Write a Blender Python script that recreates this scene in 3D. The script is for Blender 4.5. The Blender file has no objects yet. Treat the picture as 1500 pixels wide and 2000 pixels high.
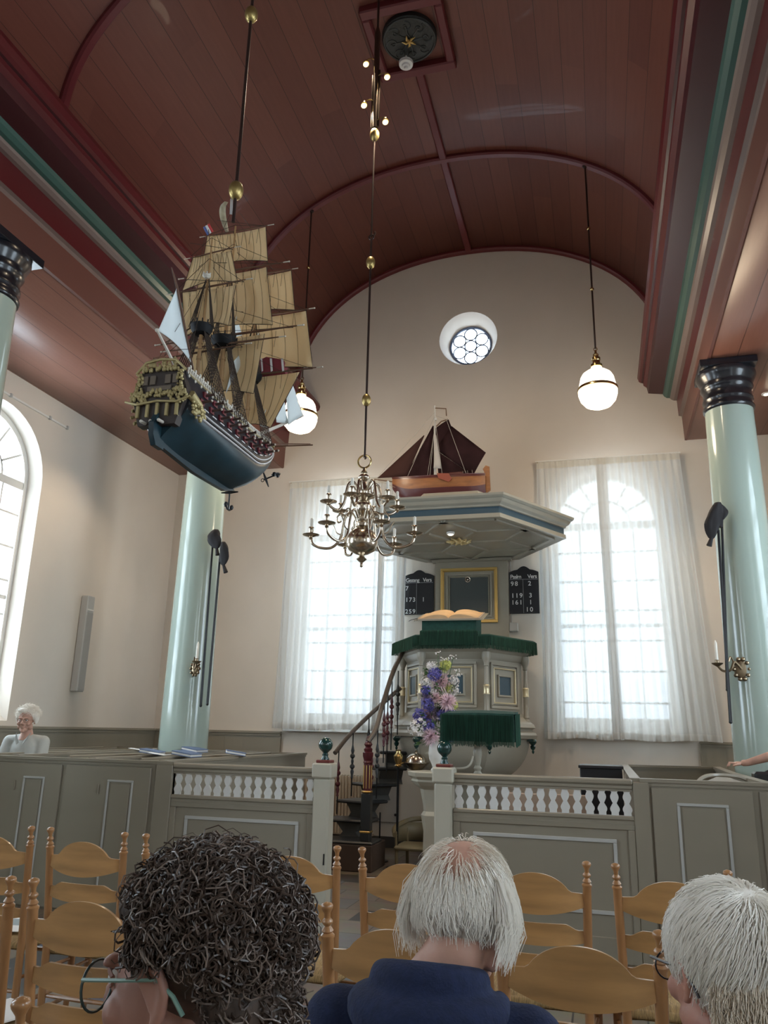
import bpy, math, random
from mathutils import Vector, Matrix
from mathutils.geometry import tessellate_polygon
PI = math.pi
EXPO = 0.35; SPOTW = 60; PENDW = 42
S = bpy.context.scene
COL = S.collection
# ------------------------------------------------------------------ camera
EYE = Vector((0, 0, 1.5)); FPX = 1520.4687
AX = Vector((0.96481, -0.04991, -0.25665)); AY = Vector((0.26066, 0.26737, 0.92764)); AZ = Vector((0.02231, -0.96366, 0.27134))
# rows: world X, Y, Z axes seen in camera terms (right, down, forward)
AY.normalize(); AZ.normalize(); AX = AY.cross(AZ) * -1
if AX.x < 0: AX = -AX
AX.normalize()
cam_d = bpy.data.cameras.new('camera'); cam = bpy.data.objects.new('camera', cam_d); COL.objects.link(cam)
R3 = Matrix(((AX.x, -AX.y, -AX.z), (AY.x, -AY.y, -AY.z), (AZ.x, -AZ.y, -AZ.z)))
cam.matrix_world = Matrix.Translation(EYE) @ R3.to_4x4()
cam_d.sensor_fit = 'VERTICAL'; cam_d.sensor_height = 36; cam_d.sensor_width = 27; cam_d.lens = 36 * FPX / 2000
cam_d.clip_start = 0.05; cam_d.clip_end = 200
S.camera = cam
S.view_settings.view_transform = 'Standard'; S.view_settings.look = 'None'; S.view_settings.gamma = 1
S.view_settings.use_curve_mapping = False
S.view_settings.exposure = EXPO if 'EXPO' in globals() else 0.0
# ------------------------------------------------------------------ world (bright overcast sky)
W = bpy.data.worlds.new('sky'); S.world = W; W.use_nodes = True
nt = W.node_tree; bg = nt.nodes['Background']
bg.inputs[0].default_value = (0.72, 0.87, 1.0, 1); bg.inputs[1].default_value = 9.0

XC = -1.69          # middle of the nave
YB = 10.9           # altar-side wall
YF = -3.2           # wall behind the visitor
XL, XR = -6.55, 3.17
ZA = 5.50           # flat aisle ceiling
VA, VB, VZ = 2.86, 2.15, 6.83

def at(px, py, Y):
    d = (px - 750., py - 1000., FPX)
    r = [a.x * d[0] + a.y * d[1] + a.z * d[2] for a in (AX, AY, AZ)]
    t = Y / r[1]
    return Vector((r[0] * t, Y, 1.5 + r[2] * t))
def atX(px, py, X):
    d = (px - 750., py - 1000., FPX)
    r = [a.x * d[0] + a.y * d[1] + a.z * d[2] for a in (AX, AY, AZ)]
    t = X / r[0]
    return Vector((X, r[1] * t, 1.5 + r[2] * t))

def area(name, loc, aim, size, sy, power, color, portal=False):
    l = bpy.data.lights.new(name, 'AREA'); l.shape = 'RECTANGLE'; l.size = size; l.size_y = sy; l.energy = power; l.color = color
    o = bpy.data.objects.new(name, l); COL.objects.link(o); o.location = loc
    o.rotation_euler = Vector(aim).to_track_quat('-Z', 'Y').to_euler()
    if portal: l.cycles.is_portal = True
    return o
def point(name, loc, power, color, rad=.05):
    l = bpy.data.lights.new(name, 'POINT'); l.energy = power; l.color = color; l.shadow_soft_size = rad
    o = bpy.data.objects.new(name, l); COL.objects.link(o); o.location = loc; return o
def spot(name, loc, aim, power, color, ang=1.2, blend=.6, rad=.03):
    l = bpy.data.lights.new(name, 'SPOT'); l.energy = power; l.color = color; l.spot_size = ang; l.spot_blend = blend; l.shadow_soft_size = rad
    o = bpy.data.objects.new(name, l); COL.objects.link(o); o.location = loc
    o.rotation_euler = (Vector(aim) - Vector(loc)).to_track_quat('-Z', 'Y').to_euler(); return o
WIN_Y = (6.95, 2.75, -1.2)
WIN_BX = (XC - 1.88, XC + 1.88)
for wy in WIN_Y:
    area('window_portal', (XL - .42, wy, 3.3), (1, 0, 0), 1.7, 3.8, 1, (1, 1, 1), True)
    area('window_portal', (XR + .42, wy, 3.3), (-1, 0, 0), 1.7, 3.8, 1, (1, 1, 1), True)
for wx in WIN_BX:
    area('window_portal', (wx, YB + .42, 3.3), (0, -1, 0), 1.7, 3.8, 1, (1, 1, 1), True)

# ------------------------------------------------------------------ materials
def mat(name, col, rough=.6, metal=0., noise=0., nscale=8., bump=0., bscale=40., emit=None, estr=0., coat=0., stretch=(1, 1, 1), col2=None, spec=.5, trans=0.):
    m = bpy.data.materials.new(name); m.use_nodes = True; n = m.node_tree; N = n.nodes; L = n.links
    p = N['Principled BSDF']
    p.inputs['Base Color'].default_value = (*col, 1); p.inputs['Roughness'].default_value = rough
    p.inputs['Metallic'].default_value = metal; p.inputs['Coat Weight'].default_value = coat; p.inputs['Coat Roughness'].default_value = .12
    p.inputs['Specular IOR Level'].default_value = spec; p.inputs['Transmission Weight'].default_value = trans
    if emit: p.inputs['Emission Color'].default_value = (*emit, 1); p.inputs['Emission Strength'].default_value = estr
    if noise or bump:
        tc = N.new('ShaderNodeTexCoord'); mp = N.new('ShaderNodeMapping'); mp.inputs['Scale'].default_value = stretch
        L.new(tc.outputs['Object'], mp.inputs[0])
    if noise:
        nz = N.new('ShaderNodeTexNoise'); nz.inputs['Scale'].default_value = nscale; nz.inputs['Detail'].default_value = 5
        L.new(mp.outputs[0], nz.inputs['Vector'])
        r = N.new('ShaderNodeValToRGB'); c2 = col2 or tuple(c * (1 - noise) for c in col)
        r.color_ramp.elements[0].position = .3; r.color_ramp.elements[1].position = .7
        r.color_ramp.elements[0].color = (*c2, 1); r.color_ramp.elements[1].color = (*[min(1, c * (1 + noise * .5)) for c in col], 1)
        L.new(nz.outputs[0], r.inputs[0]); L.new(r.outputs[0], p.inputs['Base Color'])
    if bump:
        nb = N.new('ShaderNodeTexNoise'); nb.inputs['Scale'].default_value = bscale; nb.inputs['Detail'].default_value = 4
        L.new(mp.outputs[0], nb.inputs['Vector'])
        b = N.new('ShaderNodeBump'); b.inputs['Strength'].default_value = bump; b.inputs['Distance'].default_value = .01
        L.new(nb.outputs[0], b.inputs['Height']); L.new(b.outputs[0], p.inputs['Normal'])
    return m
def planks(name, col, col2, width, rough=.4, axis='X', var=.5, coat=0.):
    """painted boards: uv.x runs across the boards (metres), uv.y along them"""
    m = bpy.data.materials.new(name); m.use_nodes = True; n = m.node_tree; N = n.nodes; L = n.links
    p = N['Principled BSDF']; p.inputs['Roughness'].default_value = rough; p.inputs['Coat Weight'].default_value = coat
    uv = N.new('ShaderNodeUVMap'); sp = N.new('ShaderNodeSeparateXYZ'); L.new(uv.outputs[0], sp.inputs[0])
    dv = N.new('ShaderNodeMath'); dv.operation = 'DIVIDE'; dv.inputs[1].default_value = width; L.new(sp.outputs[0], dv.inputs[0])
    fl = N.new('ShaderNodeMath'); fl.operation = 'FLOOR'; L.new(dv.outputs[0], fl.inputs[0])
    fr = N.new('ShaderNodeMath'); fr.operation = 'FRACT'; L.new(dv.outputs[0], fr.inputs[0])
    dy = N.new('ShaderNodeMath'); dy.operation = 'MULTIPLY'; dy.inputs[1].default_value = .31; L.new(sp.outputs[1], dy.inputs[0])
    ad = N.new('ShaderNodeMath'); ad.operation = 'MULTIPLY_ADD'; ad.inputs[1].default_value = .37; L.new(fl.outputs[0], ad.inputs[0]); L.new(dy.outputs[0], ad.inputs[2])
    f2 = N.new('ShaderNodeMath'); f2.operation = 'FLOOR'; L.new(ad.outputs[0], f2.inputs[0])
    cb = N.new('ShaderNodeCombineXYZ'); L.new(fl.outputs[0], cb.inputs[0]); L.new(f2.outputs[0], cb.inputs[1])
    wn = N.new('ShaderNodeTexWhiteNoise'); wn.noise_dimensions = '3D'; L.new(cb.outputs[0], wn.inputs[0])
    mp = N.new('ShaderNodeMapping'); mp.inputs['Scale'].default_value = (9, .7, 1); L.new(uv.outputs[0], mp.inputs[0])
    nz = N.new('ShaderNodeTexNoise'); nz.inputs['Scale'].default_value = 3; nz.inputs['Detail'].default_value = 6; L.new(mp.outputs[0], nz.inputs['Vector'])
    mx = N.new('ShaderNodeMath'); mx.operation = 'MULTIPLY_ADD'; mx.inputs[1].default_value = var; L.new(wn.outputs[0], mx.inputs[0])
    mn = N.new('ShaderNodeMath'); mn.operation = 'MULTIPLY'; mn.inputs[1].default_value = 1 - var; L.new(nz.outputs[0], mn.inputs[0]); L.new(mn.outputs[0], mx.inputs[2])
    r = N.new('ShaderNodeValToRGB'); r.color_ramp.elements[0].color = (*col, 1); r.color_ramp.elements[1].color = (*col2, 1)
    r.color_ramp.elements[0].position = .1; r.color_ramp.elements[1].position = .95
    L.new(mx.outputs[0], r.inputs[0])
    gt = N.new('ShaderNodeMath'); gt.operation = 'GREATER_THAN'; gt.inputs[1].default_value = .022; L.new(fr.outputs[0], gt.inputs[0])
    mc = N.new('ShaderNodeMix'); mc.data_type = 'RGBA'; mc.inputs['A'].default_value = (*[c * .35 for c in col], 1)
    L.new(gt.outputs[0], mc.inputs['Factor']); L.new(r.outputs[0], mc.inputs['B']); L.new(mc.outputs['Result'], p.inputs['Base Color'])
    b = N.new('ShaderNodeBump'); b.inputs['Strength'].default_value = .5; b.inputs['Distance'].default_value = .004
    L.new(gt.outputs[0], b.inputs['Height']); L.new(b.outputs[0], p.inputs['Normal'])
    return m
def plain_emit(name, col, st):
    m = bpy.data.materials.new(name); m.use_nodes = True; n = m.node_tree; n.nodes.clear()
    e = n.nodes.new('ShaderNodeEmission'); e.inputs[0].default_value = (*col, 1); e.inputs[1].default_value = st
    o = n.nodes.new('ShaderNodeOutputMaterial'); n.links.new(e.outputs[0], o.inputs[0]); return m
def glassy(name, tint=(.97, .99, 1), gloss=.06):
    m = bpy.data.materials.new(name); m.use_nodes = True; n = m.node_tree; n.nodes.clear()
    t = n.nodes.new('ShaderNodeBsdfTransparent'); t.inputs[0].default_value = (*tint, 1)
    g = n.nodes.new('ShaderNodeBsdfGlossy'); g.inputs['Roughness'].default_value = .03
    x = n.nodes.new('ShaderNodeMixShader'); x.inputs[0].default_value = gloss
    o = n.nodes.new('ShaderNodeOutputMaterial'); n.links.new(t.outputs[0], x.inputs[1]); n.links.new(g.outputs[0], x.inputs[2]); n.links.new(x.outputs[0], o.inputs[0]); return m
def cloth_sheer(name, col, tl=.6, tr=.18):
    m = bpy.data.materials.new(name); m.use_nodes = True; n = m.node_tree; n.nodes.clear(); L = n.links
    d = n.nodes.new('ShaderNodeBsdfDiffuse'); d.inputs[0].default_value = (*col, 1)
    t = n.nodes.new('ShaderNodeBsdfTranslucent'); t.inputs[0].default_value = (*col, 1)
    a = n.nodes.new('ShaderNodeMixShader'); a.inputs[0].default_value = tl; L.new(d.outputs[0], a.inputs[1]); L.new(t.outputs[0], a.inputs[2])
    q = n.nodes.new('ShaderNodeBsdfTransparent'); b = n.nodes.new('ShaderNodeMixShader'); b.inputs[0].default_value = tr
    L.new(a.outputs[0], b.inputs[1]); L.new(q.outputs[0], b.inputs[2])
    o = n.nodes.new('ShaderNodeOutputMaterial'); L.new(b.outputs[0], o.inputs[0]); return m
M = {}
M['wall'] = mat('plaster', (.74, .67, .59), .75, noise=.05, nscale=1.3, bump=.12, bscale=2.5, coat=.0)
M['white'] = mat('white_paint', (.80, .78, .74), .5)
M['vault'] = planks('vault_boards', (.125, .033, .022), (.195, .062, .038), .27, .52, var=.45, coat=.03)
M['aisle'] = planks('aisle_boards', (.22, .092, .066), (.30, .135, .095), .33, .34, var=.25)
M['rib'] = mat('rib_paint', (.13, .018, .020), .45)
M['red'] = mat('cornice_red', (.105, .012, .014), .33, noise=.2, nscale=2, stretch=(1, .1, 1))
M['wine'] = mat('cornice_wine', (.062, .012, .015), .38, noise=.25, nscale=1.5, stretch=(1, .1, 1))
M['green'] = mat('cornice_green', (.045, .105, .085), .3)
M['greypink'] = mat('cornice_greypink', (.20, .14, .12), .32)
M['pink'] = mat('cornice_salmon', (.15, .055, .040), .4)
M['column'] = mat('column_paint', (.39, .475, .42), .16, noise=.06, nscale=2, bump=.25, bscale=5, coat=.4, stretch=(1, 1, .25))
M['black_gloss'] = mat('black_gloss', (.012, .013, .018), .25, coat=.3)
M['pew'] = mat('pew_paint', (.30, .265, .205), .38, noise=.06, nscale=3, coat=.1, stretch=(.3, 1, 1))
M['pewline'] = mat('pew_line_paint', (.50, .50, .48), .4)
M['cream'] = mat('cream_paint', (.52, .49, .40), .38, noise=.04, nscale=3)
M['pulpit'] = mat('pulpit_paint', (.37, .345, .28), .35, noise=.05, nscale=4, coat=.1)
M['balus'] = mat('baluster_white', (.78, .77, .74), .4)
M['blue'] = mat('panel_blue', (.045, .085, .115), .4)
M['ballgold'] = mat('ball_gilding', (.42, .31, .12), .38, .85)
M['gold'] = mat('gold_leaf', (.68, .47, .17), .36, .9)
M['palegold'] = mat('pale_gilding', (.78, .68, .45), .3, .6)
M['brass'] = mat('brass', (.62, .47, .22), .22, 1.)
M['nickel'] = mat('worn_brass', (.60, .52, .42), .2, 1.)
M['ironrod'] = mat('dark_bronze_rod', (.035, .018, .014), .4, .3)
M['green_cloth'] = mat('green_velvet', (.012, .060, .045), .85, noise=.3, nscale=30)
M['fringe'] = mat('green_fringe', (.022, .085, .052), .8, noise=.75, nscale=22, stretch=(6, 6, .2))
M['ballgreen'] = mat('green_marble', (.012, .055, .050), .15, noise=.4, nscale=14, coat=.6)
M['redcap'] = mat('oxblood_paint', (.16, .03, .025), .4)
M['maroon'] = mat('maroon_paint', (.085, .010, .016), .3, coat=.3)
M['candle'] = mat('candle_wax', (.86, .83, .74), .5)
M['board'] = mat('hymn_board_black', (.012, .012, .016), .5)
M['letter'] = mat('letter_white', (.82, .82, .80), .5)
M['chairwood'] = mat('honey_wood', (.50, .27, .105), .30, noise=.30, nscale=9, stretch=(.25, 2, 2), coat=.3)
M['postwood'] = mat('honey_post_wood', (.43, .21, .085), .28, noise=.30, nscale=9, stretch=(2, 2, .3), coat=.35)
M['rush'] = mat('rush_straw', (.55, .36, .15), .7, noise=.45, nscale=40, stretch=(8, .6, 1), bump=.8, bscale=90)
M['paper'] = mat('paper', (.82, .81, .78), .7)
M['bluebook'] = mat('blue_cover', (.10, .16, .30), .5)
M['glass'] = glassy('window_glass', (1, 1, 1), .02)
M['curtain'] = cloth_sheer('sheer_curtain', (.77, .78, .77), .10, .045)
M['metal_dark'] = mat('dark_metal', (.02, .02, .022), .35, .6)
M['radiator'] = mat('radiator_enamel', (.50, .40, .30), .4)
M['speaker'] = mat('grey_plastic', (.50, .49, .47), .45)

# ------------------------------------------------------------------ mesh builder
class B:
    def __init__(s): s.v = []; s.f = []; s.mi = []; s.uv = None; s.m = 0; s.X = Matrix.Identity(4)
    def add(s, vs, fs):
        o = len(s.v); s.v += [s.X @ Vector(v) for v in vs]; s.f += [tuple(i + o for i in f) for f in fs]; s.mi += [s.m] * len(fs); return s
    def box(s, x0, x1, y0, y1, z0, z1, bev=0.):
        if bev:
            b = bev; vs = []; 
            for (x, sx) in ((x0, 1), (x1, -1)):
                for (y, sy) in ((y0, 1), (y1, -1)):
                    for (z, sz) in ((z0, 1), (z1, -1)):
                        vs += [(x + sx * b, y + sy * b, z), (x + sx * b, y, z + sz * b), (x, y + sy * b, z + sz * b)]
            def I(a, b_, c, k): return (a * 4 + b_ * 2 + c) * 3 + k
            fs = [(I(0,0,0,2), I(0,0,1,2), I(0,1,1,2), I(0,1,0,2)), (I(1,0,0,2), I(1,1,0,2), I(1,1,1,2), I(1,0,1,2)),
                  (I(0,0,0,1), I(1,0,0,1), I(1,0,1,1), I(0,0,1,1)), (I(0,1,0,1), I(0,1,1,1), I(1,1,1,1), I(1,1,0,1)),
                  (I(0,0,0,0), I(0,1,0,0), I(1,1,0,0), I(1,0,0,0)), (I(0,0,1,0), I(1,0,1,0), I(1,1,1,0), I(0,1,1,0))]
            for a in (0, 1):
                for c in (0, 1):
                    fs.append((I(a,0,c,0), I(a,1,c,0), I(a,1,c,2), I(a,0,c,2)))      # edge along y
                    fs.append((I(0,a,c,0), I(1,a,c,0), I(1,a,c,1), I(0,a,c,1)))      # along x
                    fs.append((I(a,c,0,1), I(a,c,1,1), I(a,c,1,2), I(a,c,0,2)))      # along z
                    for k in (0, 1): fs.append((I(a,c,k,0), I(a,c,k,1), I(a,c,k,2)))
            return s.add(vs, fs)
        vs = [(x, y, z) for x in (x0, x1) for y in (y0, y1) for z in (z0, z1)]
        return s.add(vs, [(0,1,3,2), (4,6,7,5), (0,4,5,1), (2,3,7,6), (0,2,6,4), (1,5,7,3)])
    def bar(s, a, b, w, h, up=(0, 0, 1)):
        a = Vector(a); b = Vector(b); d = (b - a).normalized(); u = Vector(up); r = d.cross(u)
        if r.length < 1e-4: r = d.cross(Vector((0, 1, 0)))
        r.normalize(); u = r.cross(d); r *= w / 2; u = u * h / 2
        return s.add([a-r-u, a+r-u, a+r+u, a-r+u, b-r-u, b+r-u, b+r+u, b-r+u], [(0,1,2,3), (4,7,6,5), (0,4,5,1), (1,5,6,2), (2,6,7,3), (3,7,4,0)])
    def tube(s, pts, rad, n=8, cap=True, closed=False):
        pts = [Vector(p) for p in pts]; k = len(pts)
        if not hasattr(rad, '__len__'): rad = [rad] * k
        vs = []; pr = None
        for i, p in enumerate(pts):
            if closed: t = pts[(i + 1) % k] - pts[i - 1]
            else: t = pts[min(i + 1, k - 1)] - pts[max(i - 1, 0)]
            if t.length < 1e-9: t = Vector((0, 0, 1))
            t.normalize()
            if pr is None:
                pr = t.orthogonal().normalized()
            else:
                pr = pr - t * pr.dot(t)
                pr = pr.normalized() if pr.length > 1e-6 else t.orthogonal().normalized()
            q = t.cross(pr)
            for j in range(n):
                a = 2 * PI * j / n; vs.append(p + (pr * math.cos(a) + q * math.sin(a)) * rad[i])
        fs = []
        for i in range(k if closed else k - 1):
            i2 = (i + 1) % k
            for j in range(n): fs.append((i*n+j, i*n+(j+1) % n, i2*n+(j+1) % n, i2*n+j))
        if cap and not closed: fs += [tuple(reversed(range(n))), tuple(range((k-1)*n, k*n))]
        return s.add(vs, fs)
    def cyl(s, a, b, r, r2=None, n=12): return s.tube([a, b], [r, r if r2 is None else r2], n)
    def lathe(s, prof, c=(0, 0, 0), n=20, rot=0., frac=1.):
        vs = []; fs = []; k = len(prof)
        for r, z in prof:
            for j in range(n):
                a = 2 * PI * j / n + rot; vs.append((c[0] + r * math.cos(a), c[1] + r * math.sin(a), c[2] + z))
        for i in range(k - 1):
            for j in range(n): fs.append((i*n+j, i*n+(j+1) % n, (i+1)*n+(j+1) % n, (i+1)*n+j))
        if prof[0][0] > 1e-5: fs.append(tuple(reversed(range(n))))
        if prof[-1][0] > 1e-5: fs.append(tuple(range((k-1)*n, k*n)))
        return s.add(vs, fs)
    def ell(s, c, r, n=12, m=8, R=None):
        vs = [(0, 0, 1)] + [(math.sin(PI*i/m) * math.cos(2*PI*j/n), math.sin(PI*i/m) * math.sin(2*PI*j/n), math.cos(PI*i/m)) for i in range(1, m) for j in range(n)] + [(0, 0, -1)]
        c = Vector(c); r = (r, r, r) if not hasattr(r, '__len__') else r
        out = []
        for v in vs:
            w = Vector((v[0]*r[0], v[1]*r[1], v[2]*r[2]))
            if R: w = R @ w
            out.append(c + w)
        fs = [(0, 1+j, 1+(j+1) % n) for j in range(n)]
        for i in range(m - 2):
            for j in range(n): fs.append((1+i*n+j, 1+(i+1)*n+j, 1+(i+1)*n+(j+1) % n, 1+i*n+(j+1) % n))
        e = len(vs) - 1; o = 1 + (m-2)*n
        fs += [(o+j, e, o+(j+1) % n) for j in range(n)]
        return s.add(out, fs)
    def grid(s, fn, nu, nv, wrap=False):
        vs = [fn(i / nu, j / nv) for i in range(nu + 1) for j in range(nv + 1)]
        fs = [(i*(nv+1)+j, (i+1)*(nv+1)+j, (i+1)*(nv+1)+j+1, i*(nv+1)+j+1) for i in range(nu) for j in range(nv)]
        return s.add(vs, fs)
    def prism(s, poly, a, b, axis='Y'):
        """poly of 2-D points extruded from a to b along the axis"""
        def P(p, t): return {'Y': (p[0], t, p[1]), 'X': (t, p[0], p[1]), 'Z': (p[0], p[1], t)}[axis]
        n = len(poly); vs = [P(p, a) for p in poly] + [P(p, b) for p in poly]
        tri = tessellate_polygon([[Vector((p[0], p[1], 0)) for p in poly]])
        fs = [tuple(t) for t in tri] + [tuple(i + n for i in reversed(t)) for t in tri]
        fs += [(i, (i+1) % n, n + (i+1) % n, n + i) for i in range(n)]
        return s.add(vs, fs)
    def ring(s, c, R, r, axis='Z', n=24, m=8, sy=1.):
        pts = []
        for i in range(n):
            a = 2*PI*i/n; x, y = R*math.cos(a), R*math.sin(a)*sy
            pts.append(Vector(c) + Vector({'Z': (x, y, 0), 'Y': (x, 0, y), 'X': (0, x, y)}[axis]))
        return s.tube(pts, r, m, closed=True)
    def build(s, name, mats, parent=None, angle=35, solid=0., origin=None):
        me = bpy.data.meshes.new(name)
        if origin is None:
            if parent is not None: origin = parent.get('_w', None); origin = Vector(origin) if origin is not None else Vector((0, 0, 0))
            else:
                xs = [v.x for v in s.v]; ys = [v.y for v in s.v]; zs = [v.z for v in s.v]
                origin = Vector(((min(xs)+max(xs))/2, (min(ys)+max(ys))/2, min(zs)))
        origin = Vector(origin)
        me.from_pydata([v - origin for v in s.v], [], s.f); 
        if not isinstance(mats, (list, tuple)): mats = [mats]
        for m in mats: me.materials.append(m)
        if len(mats) > 1: me.polygons.foreach_set('material_index', s.mi)
        me.validate()
        if angle: me.shade_smooth(); me.set_sharp_from_angle(angle=math.radians(angle))
        o = bpy.data.objects.new(name, me); COL.objects.link(o)
        if parent is not None:
            o.parent = parent; pw = Vector(parent['_w']) if '_w' in parent else Vector((0, 0, 0)); o.location = origin - pw
        else: o.location = origin
        o['_w'] = tuple(origin)
        if solid:
            md = o.modifiers.new('thick', 'SOLIDIFY'); md.thickness = solid; md.offset = 0
        return o
def fixn(o):
    import bmesh
    bm = bmesh.new(); bm.from_mesh(o.data); bmesh.ops.recalc_face_normals(bm, faces=bm.faces); bm.to_mesh(o.data); bm.free(); return o
def thing(name, label, cat, loc=(0, 0, 0), group=None):
    o = bpy.data.objects.new(name, None); COL.objects.link(o); o.location = loc; o['_w'] = tuple(loc); o.empty_display_size = .1
    o['label'] = label; o['category'] = cat
    if group: o['group'] = group
    return o
def tag(o, label, cat, group=None):
    o['label'] = label; o['category'] = cat
    if group: o['group'] = group
    return o
def struct(o): o['kind'] = 'structure'; return o
def dup(root, loc, rz=None, label=None, group=None):
    r = root.copy(); COL.objects.link(r); r.location = loc
    if rz is not None: r.rotation_euler = (0, 0, rz)
    if label: r['label'] = label
    if group: r['group'] = group
    for ch in list(root.children):
        c = ch.copy(); COL.objects.link(c); c.parent = r
        for g in list(ch.children):
            d = g.copy(); COL.objects.link(d); d.parent = c
    return r
def bez(p, n=12):
    """smooth curve through points (Catmull-Rom)"""
    p = [Vector(q) for q in p]; P = [p[0]*2 - p[1]] + p + [p[-1]*2 - p[-2]]; out = []
    for i in range(1, len(P) - 2):
        a, b, c, d = P[i-1:i+3]
        for k in range(n):
            t = k / n; out.append(.5*((2*b) + (c-a)*t + (2*a-5*b+4*c-d)*t*t + (3*b-a-3*c+d)*t**3))
    out.append(P[-2]); return out
def text_mesh(txt, size, loc, m, parent, name='lettering', extrude=.001, align='LEFT', rx=PI/2, rz=0., spacing=1., shear=0.):
    c = bpy.data.curves.new('t', 'FONT'); c.body = txt; c.size = size; c.extrude = extrude; c.align_x = align; c.space_character = spacing; c.shear = shear; c.offset = .0010
    t = bpy.data.objects.new('t', c); COL.objects.link(t)
    bpy.context.view_layer.update(); dg = bpy.context.evaluated_depsgraph_get()
    me = bpy.data.meshes.new_from_object(t.evaluated_get(dg)); bpy.data.objects.remove(t)
    o = bpy.data.objects.new(name, me); COL.objects.link(o); me.materials.clear(); me.materials.append(m)
    o.rotation_euler = (rx, 0, rz); pw = Vector(parent['_w']); o.parent = parent; o.location = Vector(loc) - pw
    return o
# ================================================================== THE SHELL
def wall_with_holes(name, to3, outer, holes, m, depth, reveal_m=None, splay=0., splays=None):
    SP = splays or [splay] * len(holes)
    """outer/holes: lists of 2-D points; to3(u, z, d) -> world with d = depth outwards"""
    rings = [[Vector((u, z, 0)) for u, z in outer]] + [[Vector((u, z, 0)) for u, z in h] for h in holes]
    flat = [p for r in rings for p in r]
    b = B(); b.add([to3(p.x, p.y, 0) for p in flat], [tuple(t) for t in tessellate_polygon(rings)])
    for h, splay in zip(holes, SP):
        cu = sum(p[0] for p in h) / len(h); cz = sum(p[1] for p in h) / len(h); n = len(h)
        k = 1 - splay
        vs = [to3(u, z, 0) for u, z in h] + [to3(cu + (u - cu) * k, cz + (z - cz) * k, depth) for u, z in h]
        b.add(vs, [(i, (i+1) % n, n + (i+1) % n, n + i) for i in range(n)])
    # outside face
    b.add([to3(p.x, p.y, depth + .12) for p in [Vector((u, z, 0)) for u, z in outer]], [])
    rings2 = [rings[0]] + [[Vector((cu_ + (u - cu_) * (1 - splay), cz_ + (z - cz_) * (1 - splay), 0)) for u, z in h]
              for h, splay in zip(holes, SP) for cu_, cz_ in [(sum(p[0] for p in h)/len(h), sum(p[1] for p in h)/len(h))]]
    flat2 = [p for r in rings2 for p in r]
    b.add([to3(p.x, p.y, depth + .12) for p in flat2], [tuple(reversed(t)) for t in tessellate_polygon(rings2)])
    for r in rings2[1:]:
        n = len(r); b.add([to3(p.x, p.y, depth) for p in r] + [to3(p.x, p.y, depth + .12) for p in r], [(i, (i+1) % n, n + (i+1) % n, n + i) for i in range(n)])
    return struct(b.build(name, m, angle=20))
def arch_pts(c, w, z0, zs, rise, n=20):
    r = w / 2
    return [(c - r, z0), (c + r, z0)] + [(c + r * math.cos(PI * i / n), zs + rise * math.sin(PI * i / n)) for i in range(n + 1)]
WW, WZ0, WZS, WR = 1.60, 1.52, 4.33, .80
toL = lambda u, z, d: (XL - d, u, z)
toR = lambda u, z, d: (XR + d, u, z)
toB = lambda u, z, d: (u, YB + d, z)
toF = lambda u, z, d: (u, YF - d, z)
holesY = [arch_pts(y, WW, WZ0, WZS, WR) for y in WIN_Y]
rectY = [(YF - .5, -.1), (YB + .5, -.1), (YB + .5, ZA + .1), (YF - .5, ZA + .1)]
wall_with_holes('wall_left', toL, rectY, holesY, M['wall'], .30, splay=.07)
wall_with_holes('wall_right', toR, rectY, holesY, M['wall'], .30, splay=.07)
RWZ = 7.44
round_h = [(XC - .03 + .455 * math.cos(2*PI*i/40), RWZ + .455 * math.sin(2*PI*i/40)) for i in range(40)]
holesB = [arch_pts(x, 1.52, WZ0, 4.40, .76) for x in WIN_BX]
def back_wall():
    outer = [(XL - .5, -.1), (XR + .5, -.1), (XR + .5, 9.4), (XL - .5, 9.4)]
    o = wall_with_holes('wall_back', toB, outer, holesB + [round_h], M['wall'], .30, splays=[.07, .07, .29])
back_wall()
b = B(); b.box(XL - .5, XR + .5, YF - .3, YF, -.1, 9.4); struct(b.build('wall_front', M['wall']))

def muntin(b, to3, u0, z0, u1, z1, w, d0, d1):
    a = Vector((u0, z0)); c = Vector((u1, z1)); t = (c - a).normalized(); n = Vector((-t.y, t.x)) * w / 2
    q = [a - n, a + n, c + n, c - n]
    vs = [to3(p.x, p.y, d0) for p in q] + [to3(p.x, p.y, d1) for p in q]
    b.add(vs, [(0,1,2,3), (4,7,6,5), (0,4,5,1), (1,5,6,2), (2,6,7,3), (3,7,4,0)])
def arc_mun(b, to3, c, zc, r, w, d0, d1, a0=0, a1=PI, n=18):
    pts = [(a0 + (a1 - a0) * i / n) for i in range(n + 1)]
    vs = []
    for a in pts:
        for rr in (r - w/2, r + w/2):
            for d in (d0, d1): vs.append(to3(c + rr * math.cos(a), zc + rr * math.sin(a), d))
    fs = []
    for i in range(n):
        o = i * 4; p = o + 4
        fs += [(o, p, p+2, o+2), (o+1, o+3, p+3, p+1), (o, o+1, p+1, p), (o+2, p+2, p+3, o+3)]
    b.add(vs, fs)
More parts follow.
